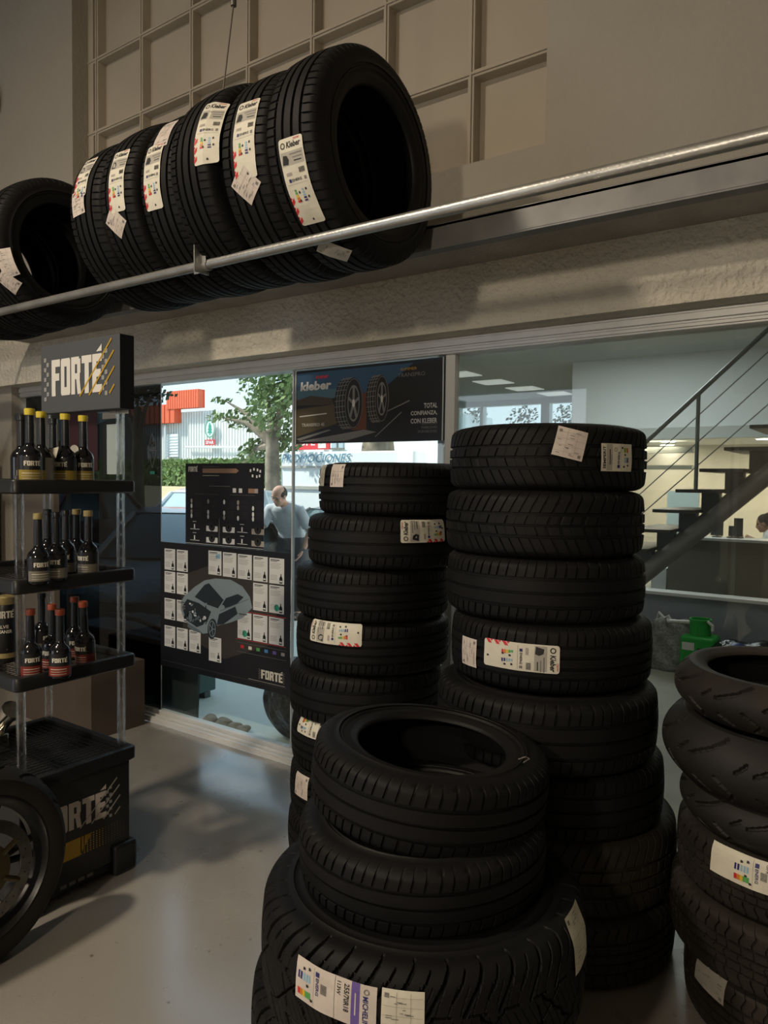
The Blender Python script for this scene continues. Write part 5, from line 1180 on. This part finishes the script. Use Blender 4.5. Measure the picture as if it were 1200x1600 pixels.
def person(base, rz, J, label, shirt='tshirt', bald=False, skinm='skin', pants='trousers', sc=1):
    """J: local joints (facing +Y, z up): pelvis, waist, chest, collar, neck, head (centre), look (direction), arms and legs per side"""
    t = thing('person', base, label, 'person'); M = Matrix.Translation(base) @ Matrix.Rotation(rz, 4, 'Z') @ Matrix.Scale(sc, 4)
    V = lambda k: Vector(J[k]); W = lambda p: M @ Vector(p)
    def torso(mb, g):
        pts = [('pelvis', .158, .115), ('waist', .142, .105), ('chest', .172, .122), ('collar', .150, .085)]; rg = []
        for i, (k, rx, ry) in enumerate(pts):
            a_ = V(pts[max(0, i-1)][0]); b_ = V(pts[min(3, i+1)][0]); d = b_-a_; tl = math.atan2(d.y, d.z); rg.append((J[k], rx+g, ry+g, tl))
        d = (V('neck')-V('collar')); rg.append((tuple(V('collar')+d*.55), .085+g, .06+g, rg[-1][3])); 
        d0 = V('pelvis')-Vector((0, 0, .10)); rg.insert(0, (tuple(d0), .15+g, .11+g, 0)); eloft(mb, rg, M)
    b = MB(); torso(b, 0)
    b.tube([W(V('collar')), W(V('neck')), W(V('head')-Vector((0, .01, .05)))], [.060*sc, .054*sc, .055*sc], 14)
    look = Vector(J['look']).normalized(); h = V('head'); side = Vector((1, 0, 0)); up = side.cross(look).normalized(); side = look.cross(up)
    Hm = M @ Matrix(((side.x, look.x, up.x, h.x), (side.y, look.y, up.y, h.y), (side.z, look.z, up.z, h.z), (0, 0, 0, 1)))
    blob(b, (0, -.012, .025), (.076, .096, .095), Hm); blob(b, (0, .022, -.045), (.060, .070, .072), Hm); blob(b, (0, .055, -.085), (.034, .034, .026), Hm)
    b.tube([Hm @ Vector((0, .082, .015)), Hm @ Vector((0, .104, -.022)), Hm @ Vector((0, .092, -.034))], [.008*sc, .014*sc, .012*sc], 10)
    for s_ in (-1, 1): blob(b, (s_*.030, .074, .030), (.024, .014, .009), Hm, 10); blob(b, (s_*.078, -.005, -.005), (.010, .020, .032), Hm, 10); blob(b, (s_*.040, .060, -.020), (.022, .022, .020), Hm, 10)
    blob(b, (0, .083, -.056), (.024, .012, .010), Hm, 10)
    for s_ in 'lr':
        sh, el, wr, pa = (W(J[k+s_]) for k in ('sh', 'el', 'wr', 'pa')); b.tube([W(V('collar').lerp(V('sh'+s_), .5)), sh, sh.lerp(el, .3), sh.lerp(el, .9), el, el.lerp(wr, .3), el.lerp(wr, .85), wr], [x*sc for x in (.055, .056, .052, .041, .040, .043, .030, .027)], 14)
        d = (pa-wr).normalized(); sd_ = Vector((0, 0, 1)).cross(d); sd_ = (Vector((0, 1, 0)) if sd_.length < .5 else sd_).normalized(); sd_ = (sd_-d*sd_.dot(d)).normalized(); nn_ = d.cross(sd_)
        Hd = Matrix(((sd_.x, nn_.x, d.x, pa.x), (sd_.y, nn_.y, d.y, pa.y), (sd_.z, nn_.z, d.z, pa.z), (0, 0, 0, 1))); blob(b, (0, 0, -.005), (.043*sc, .018*sc, .052*sc), Hd)
        for off, L in ((-.030, .062), (-.010, .076), (.011, .072), (.031, .056)):
            a0 = Vector((off, 0, .032)); b.tube([Hd @ (a0*sc), Hd @ ((a0+Vector((off*.15, .004, L*.55)))*sc), Hd @ ((a0+Vector((off*.1, .020, L)))*sc)], [.0095*sc, .0088*sc, .0075*sc], 10)
        b.tube([Hd @ (Vector((-.030, 0, -.020))*sc), Hd @ (Vector((-.056, .006, .010))*sc), Hd @ (Vector((-.058, .014, .036))*sc)], [.013*sc, .011*sc, .009*sc], 10)
        hp_, kn, an, to = (W(J[k+s_]) for k in ('hip', 'kn', 'an', 'to')); b.tube([hp_, hp_.lerp(kn, .5), kn, kn.lerp(an, .35), an], [x*sc for x in (.088, .075, .054, .056, .036)], 14); b.tube([an, to], [.038*sc, .030*sc], 10)
    voxel(b, 'body', skinm, t, .0075*sc)
    b = MB(); torso(b, .014)
    for s_ in 'lr':
        sh, el = W(J['sh'+s_]), W(J['el'+s_]); b.tube([W(V('collar').lerp(V('sh'+s_), .4)), sh, sh.lerp(el, .35), sh.lerp(el, .78)], [x*sc for x in (.066, .072, .069, .066)], 16)
    voxel(b, 'shirt', shirt, t, .012*sc, 2)
    b = MB(); eloft(b, [(tuple(V('pelvis')-Vector((0, 0, .12))), .165, .125, 0), (tuple(V('pelvis')-Vector((0, 0, .02))), .178, .135, 0), (tuple(V('pelvis').lerp(V('waist'), .35)), .168, .128, 0)], M)
    for s_ in 'lr':
        hp_, kn, an = (W(J[k+s_]) for k in ('hip', 'kn', 'an')); b.tube([hp_, hp_.lerp(kn, .5), kn, kn.lerp(an, .5), kn.lerp(an, .96)], [x*sc for x in (.106, .092, .072, .070, .066)], 16)
    voxel(b, 'trousers', pants, t, .014*sc, 2)
    for s_ in 'lr':
        b = MB(); an, to = W(J['an'+s_]), W(J['to'+s_]); dn = Vector((0, 0, -.03*sc)); b.tube([an+dn, an.lerp(to, .5)+dn*.4, to], [.046*sc, .046*sc, .038*sc], 14); voxel(b, 'shoe', 'shoe', t, .01)
    b = MB()
    if bald:
        blob(b, (0, -.045, .018), (.080, .072, .082), Hm)
        for s_ in (-1, 1): blob(b, (s_*.066, -.010, .028), (.020, .050, .036), Hm)
    else: blob(b, (0, -.026, .038), (.086, .098, .096), Hm); blob(b, (0, -.070, .0), (.066, .055, .085), Hm); blob(b, (0, -.085, .105), (.036, .036, .032), Hm)
    voxel(b, 'hair', 'hair', t, .008, 2)
    for s_ in (-1, 1):
        b = MB(); blob(b, (s_*.030, .083, .010), (.012, .006, .006), Hm, 12); b.build('eye', 'eye', t); b = MB(); blob(b, (s_*.031, .086, .034), (.018, .006, .004), Hm, 12); b.build('eyebrow', 'hair', t)
    b = MB(); blob(b, (0, .095, -.056), (.019, .004, .004), Hm, 12); b.build('mouth', 'lab_red', t)
    return t
Jm = dict(pelvis=(0, -.12, .95), waist=(0, -.07, 1.08), chest=(0, .04, 1.24), collar=(0, .13, 1.36), neck=(0, .18, 1.42), head=(0, .26, 1.49), look=(.25, .80, -.50),
    shl=(-.185, .09, 1.32), ell=(-.28, -.01, 1.06), wrl=(-.22, .03, .86), pal=(-.18, .05, .79), shr=(.185, .11, 1.325), elr=(.25, .25, 1.08), wrr=(.17, .42, .96), par=(.15, .50, .93),
    hipl=(-.09, -.12, .88), knl=(-.10, -.04, .47), anl=(-.11, -.10, .08), tol=(-.12, .06, .03), hipr=(.09, -.12, .88), knr=(.10, -.04, .47), anr=(.11, -.10, .08), tor=(.12, .06, .03))
rz_ = math.radians(198); sm = .90; head = onD(436, 788, 7.7); hd = Matrix.Rotation(rz_, 4, 'Z') @ (Vector(Jm['head'])*sm)
Jm2 = dict(Jm); person((head.x-hd.x, head.y-hd.y, BZ), rz_, Jm2, 'balding man in a grey T-shirt leaning forward outside, looking down', bald=True, sc=sm)
Jc = dict(pelvis=(0, -.10, .50), waist=(0, -.06, .60), chest=(0, .02, .74), collar=(0, .08, .84), neck=(0, .11, .89), head=(0, .16, .955), look=(0, .9, -.30),
    shl=(-.17, .06, .81), ell=(-.21, .16, .64), wrl=(-.14, .38, .765), pal=(-.12, .46, .768), shr=(.17, .06, .81), elr=(.21, .16, .64), wrr=(.14, .38, .765), par=(.12, .46, .768),
    hipl=(-.09, -.06, .44), knl=(-.10, .34, .46), anl=(-.10, .32, .08), tol=(-.10, .46, .03), hipr=(.09, -.06, .44), knr=(.10, .34, .46), anr=(.10, .32, .08), tor=(.10, .46, .03))
hp = onD(1193, 820, 10.3); rr2 = math.radians(98); hv = Matrix.Rotation(rr2, 4, 'Z') @ Vector(Jc['head'])
person((hp.x-hv.x, hp.y-hv.y, 0.0), rr2, Jc, 'dark-haired person in a light top seated behind the office desk', shirt='blouse', skinm='skin_dark')

# ================================================================== SHOWROOM OBJECTS
SYY = 8.6
def s8(u, v, y=SYY): return onY(u, v, y)
t = thing('staircase', (-1.8, SYY, 0), 'open staircase with dark treads and a big tubular stringer behind the glass', 'staircase')
pa, pb = s8(1005, 897, SYY-.05), s8(1215, 727, SYY-.05); d_ = (pb-pa).normalized()
e0 = pa-d_*(pa.z/d_.z); e1 = pb+d_*1.6; b = MB(); b.tube([e0, pa, pb, e1], .105, 24); b.build('stringer', 'stringer', t)
tr0 = [(1010, 822), (1043, 790), (1077, 763), (1113, 732), (1150, 702), (1187, 672)]
b0 = s8(1010, 822); stp = (s8(1150, 702)-b0)/4
for i in range(-4, 8):
    q = b0+stp*i
    if q.z < .05: continue
    b = MB(); b.box((q.x-.02, SYY-.55, q.z-.035), (q.x+.40, SYY+.55, q.z)); o = b.build('tread_board', 'wood_dark', t, bevel=.004)
    b = MB(); b.box((q.x+.15, SYY-.12, q.z-.26), (q.x+.33, SYY+.02, q.z-.035)); b.prism([(q.x+.15, q.z-.26), (q.x+.33, q.z-.26), (q.x+.42, q.z-.16), (q.x+.33, q.z-.10)], SYY-.10, SYY, 0, Matrix(((1, 0, 0, 0), (0, 0, 1, 0), (0, 1, 0, 0), (0, 0, 0, 1)))); b.build('bracket', 'bracket_grey', o)
ra, rb = s8(1008, 692, SYY-.5), s8(1200, 515, SYY-.5); rd = (rb-ra).normalized()
b = MB(); b.tube([ra-rd*.9, rb+rd*1.0], .024, 12); b.build('handrail', 'rail_steel', t)
for (u0, v0, u1, v1) in ((1008, 725, 1200, 550), (1000, 772, 1200, 592), (1005, 801, 1200, 632)):
    q0, q1 = s8(u0, v0, SYY-.5), s8(u1, v1, SYY-.5); dd = (q1-q0).normalized(); b = MB(); b.tube([q0-dd*.6, q1+dd*.8], .006, 6); b.build('cable', 'rail_steel', t)
for k in range(-1, 3):
    q = s8(1087, 765, SYY-.5)+stp*4*k
    top = s8(1087, 617, SYY-.5)+stp*4*k
    if q.z > 0: b = MB(); b.tube([(q.x, q.y, q.z), (q.x, q.y, top.z)], .020, 10); b.build('post', 'rail_steel', t)
# reception desk with monitors
dy = 9.4; z_ = onY(1100, 840, dy).z; xa = onY(1043, 900, dy).x
t = thing('reception_desk', (xa+2, dy+.3, 0), 'long grey-brown reception desk behind the staircase', 'desk'); b = MB(); b.box((xa, dy, 0), (2.9, dy+.08, z_-.03)); b.build('front_panel', 'desk', t, smooth=0)
b = MB(); b.box((xa-.05, dy-.04, z_-.03), (2.95, dy+.35, z_)); b.build('desk_top', 'desk_top', t, smooth=0)
b = MB(); b.box((xa, dy+.1, 0), (xa+.05, dy+.6, z_-.05)); b.box((2.9, dy+.1, 0), (2.95, dy+.6, z_-.05)); b.build('side_panel', 'desk', t, smooth=0)
b = MB(); b.box((xa-.2, dy-.1+.12, 0), (xa-.02, dy+.3, .45)); o = b.build('white_plinth', 'white_wall', smooth=0); recenter(o); tag(o, 'short white plinth at the left end of the reception desk', 'plinth')
for i, (u0, v0, u1, v1, lb) in enumerate(((1110, 838, 1130, 815, 'dark monitor half hidden by the stair stringer'), (1138, 838, 1148, 822, 'small dark device beside the right monitor'), (1146, 838, 1161, 810, 'right monitor standing on the reception desk'))):
    yy = dy+.2; p0, p1 = onY(u0, v0, yy), onY(u1, v1, yy); t = thing('monitor', ((p0.x+p1.x)/2, yy, z_), lb, 'monitor', 'monitors on the reception desk'); b = MB(); b.box((p0.x, yy, z_+.02), (p1.x, yy+.03, p1.z)); b.build('screen', 'monitor', t, bevel=.004)
    b = MB(); b.box(((p0.x+p1.x)/2-.05, yy-.02, z_), ((p0.x+p1.x)/2+.05, yy+.08, z_+.012)); b.box(((p0.x+p1.x)/2-.01, yy+.03, z_), ((p0.x+p1.x)/2+.01, yy+.045, z_+.1)); b.build('monitor_stand', 'monitor', t)
p0, p1 = onY(1041, 830, 11), onY(1092, 768, 11); t = thing('glass_screen', ((p0.x+p1.x)/2, 11, 0), 'pale upright partition screen behind the stairs', 'screen'); b = MB(); b.box((p0.x, 11, .3), (p1.x, 11.04, p1.z)); b.build('panel', 'mirror_white', t, smooth=0); b = MB(); b.box((p0.x, 10.9, 0), (p0.x+.05, 11.14, .32)); b.box((p1.x-.05, 10.9, 0), (p1.x, 11.14, .32)); b.build('leg', 'alu', t)
# downlights under the mezzanine and ceiling panels
for i, (u, v) in enumerate(((1044, 690), (1068, 700), (1160, 680), (1195, 686))):
    d = ray(u, v); s_ = (2.199-CAM.z)/d.z; p = CAM+d*s_; b = MB(); b.lathe([(.0, 0), (.09, 0), (.11, -.004), (.12, .0)], 24, M=Matrix.Translation((p.x, min(p.y, 14.0), 2.198))); o = b.build('downlight', 'downlight'); recenter(o)
    tag(o, ['leftmost round downlight under the mezzanine', 'second round downlight from the left under the mezzanine', 'round downlight above the stair top', 'rightmost round downlight under the mezzanine'][i], 'light', 'mezzanine downlights')
for i, (u, v) in enumerate(((718, 585), (771, 597), (820, 607), (868, 615))):
    d = ray(u, v); s_ = (3.415-CAM.z)/d.z; p = CAM+d*s_; b = MB(); b.box((p.x-.3, p.y-.3, 3.405), (p.x+.3, p.y+.3, 3.418)); o = b.build('ceiling_light_panel', 'panel_light', smooth=0); recenter(o)
    tag(o, ['nearest square ceiling light panel beside the window post', 'second square ceiling light panel from the left in the showroom', 'third square ceiling light panel in the showroom', 'farthest square ceiling light panel in the showroom'][i], 'light', 'showroom ceiling panels')
# things on the showroom floor against the knee wall
def fl(u, v, z=0): return onZ(u, v, z)
bm = bmesh.new(); bmesh.ops.create_cube(bm, size=1); bmesh.ops.subdivide_edges(bm, edges=bm.edges, cuts=14, use_grid_fill=True)
for q in bm.verts:
    x, y, z = q.co; k = 1-.22*(z+.5); q.co.x = x*.48*k+.014*math.sin(z*17+y*9)+.01*math.sin(z*31); q.co.y = y*.22*k+.012*math.sin(x*15+z*12); q.co.z = (z+.5)*.40+.012*math.sin(x*14)*(z+.5)
me = bpy.data.meshes.new('sack'); bm.to_mesh(me); bm.free(); me.materials.append(MATS['bag_clear']); me.polygons.foreach_set('use_smooth', [True]*len(me.polygons))
t = thing('plastic_sack', (-1.42, 6.18, 0), 'crumpled grey translucent sack on the showroom floor left of the green canister', 'sack'); o = bpy.data.objects.new('sack', me); COL.objects.link(o); o.parent = t
b = MB(); b.tube([(-1.60, 6.18, .38), (-1.58, 6.16, .45), (-1.53, 6.14, .41), (-1.50, 6.12, .44), (-1.47, 6.12, .38)], .012, 8); b.tube([(-1.5, 6.1, .40), (-1.35, 6.1, .41), (-1.22, 6.1, .395)], .015, 8); b.build('knot', 'white_plastic', t)
g0 = fl(1095, 1045); gp = onY(1094, 990, 6.1)
t = thing('green_canister', (gp.x, 6.1, 0), 'bright green plastic canister with wide round neck by the knee wall', 'canister')
zt_ = onY(1094, 968, 6.1).z; zm = onY(1094, 992, 6.1).z
b = MB(); b.box((gp.x-.13, 6.0, 0), (gp.x+.13, 6.22, zm)); b.build('canister_body', 'green_plastic', t, bevel=.03, seg=4)
b = MB(); b.lathe([(.078, zm-.02), (.078, zt_-.006), (.083, zt_-.006), (.083, zt_+.006), (.072, zt_+.006), (.070, zm)], 32, M=Matrix.Translation((gp.x+.0, 6.1, 0))); b.build('neck', 'green_plastic', t)
a = Art(); a.rect(-.11, zm-.11, .09, .06, 'white_plastic', 1); a.rect(0, zm-.10, .10, .012, 'ink', 1); a.emit('label', planar((gp.x, 5.999, 0), (1, 0, 0), (0, 0, 1)), t)
b = MB(); b.tube([(gp.x+.06, 6.05, zt_), (gp.x+.10, 6.04, zt_-.03), (gp.x+.10, 6.04, zt_-.07)], .012, 8); b.build('handle', 'white_plastic', t)
q = onY(1160, 1000, 6.0); bm = bmesh.new(); bmesh.ops.create_icosphere(bm, subdivisions=5, radius=1)
for v in bm.verts:
    x, y, z = v.co; an = math.atan2(y, x); k = 1+.05*math.sin(an*7+z*4)+.03*math.sin(an*19+z*9); v.co = Vector((x*.36*k, y*.22*k, (z+1)*.165*(1+.05*math.sin(x*9))))
me = bpy.data.meshes.new('bag_sheet'); bm.to_mesh(me); bm.free(); me.materials.append(MATS['bin_bag']); me.polygons.foreach_set('use_smooth', [True]*len(me.polygons))
t = thing('rubbish_bag', (q.x+.08, 6.05, 0), 'black rubbish bag with white and blue bits behind the worn motorcycle tyre', 'bag'); o = bpy.data.objects.new('bag_sheet', me); COL.objects.link(o); o.parent = t
for nm, m, dx, dz, w_ in (('label_patch', 'white_plastic', .02, .30, .05), ('label_patch', 'blue_plastic', -.10, .31, .05), ('label_patch', 'white_plastic', -.17, .28, .035)):
    b = MB(); b.lathe([(0, .02), (.7*w_, .012), (w_, 0), (0, -.02)], 10, M=Matrix.Translation((dx, -.12, dz))); o = b.build(nm, m); o.parent = t
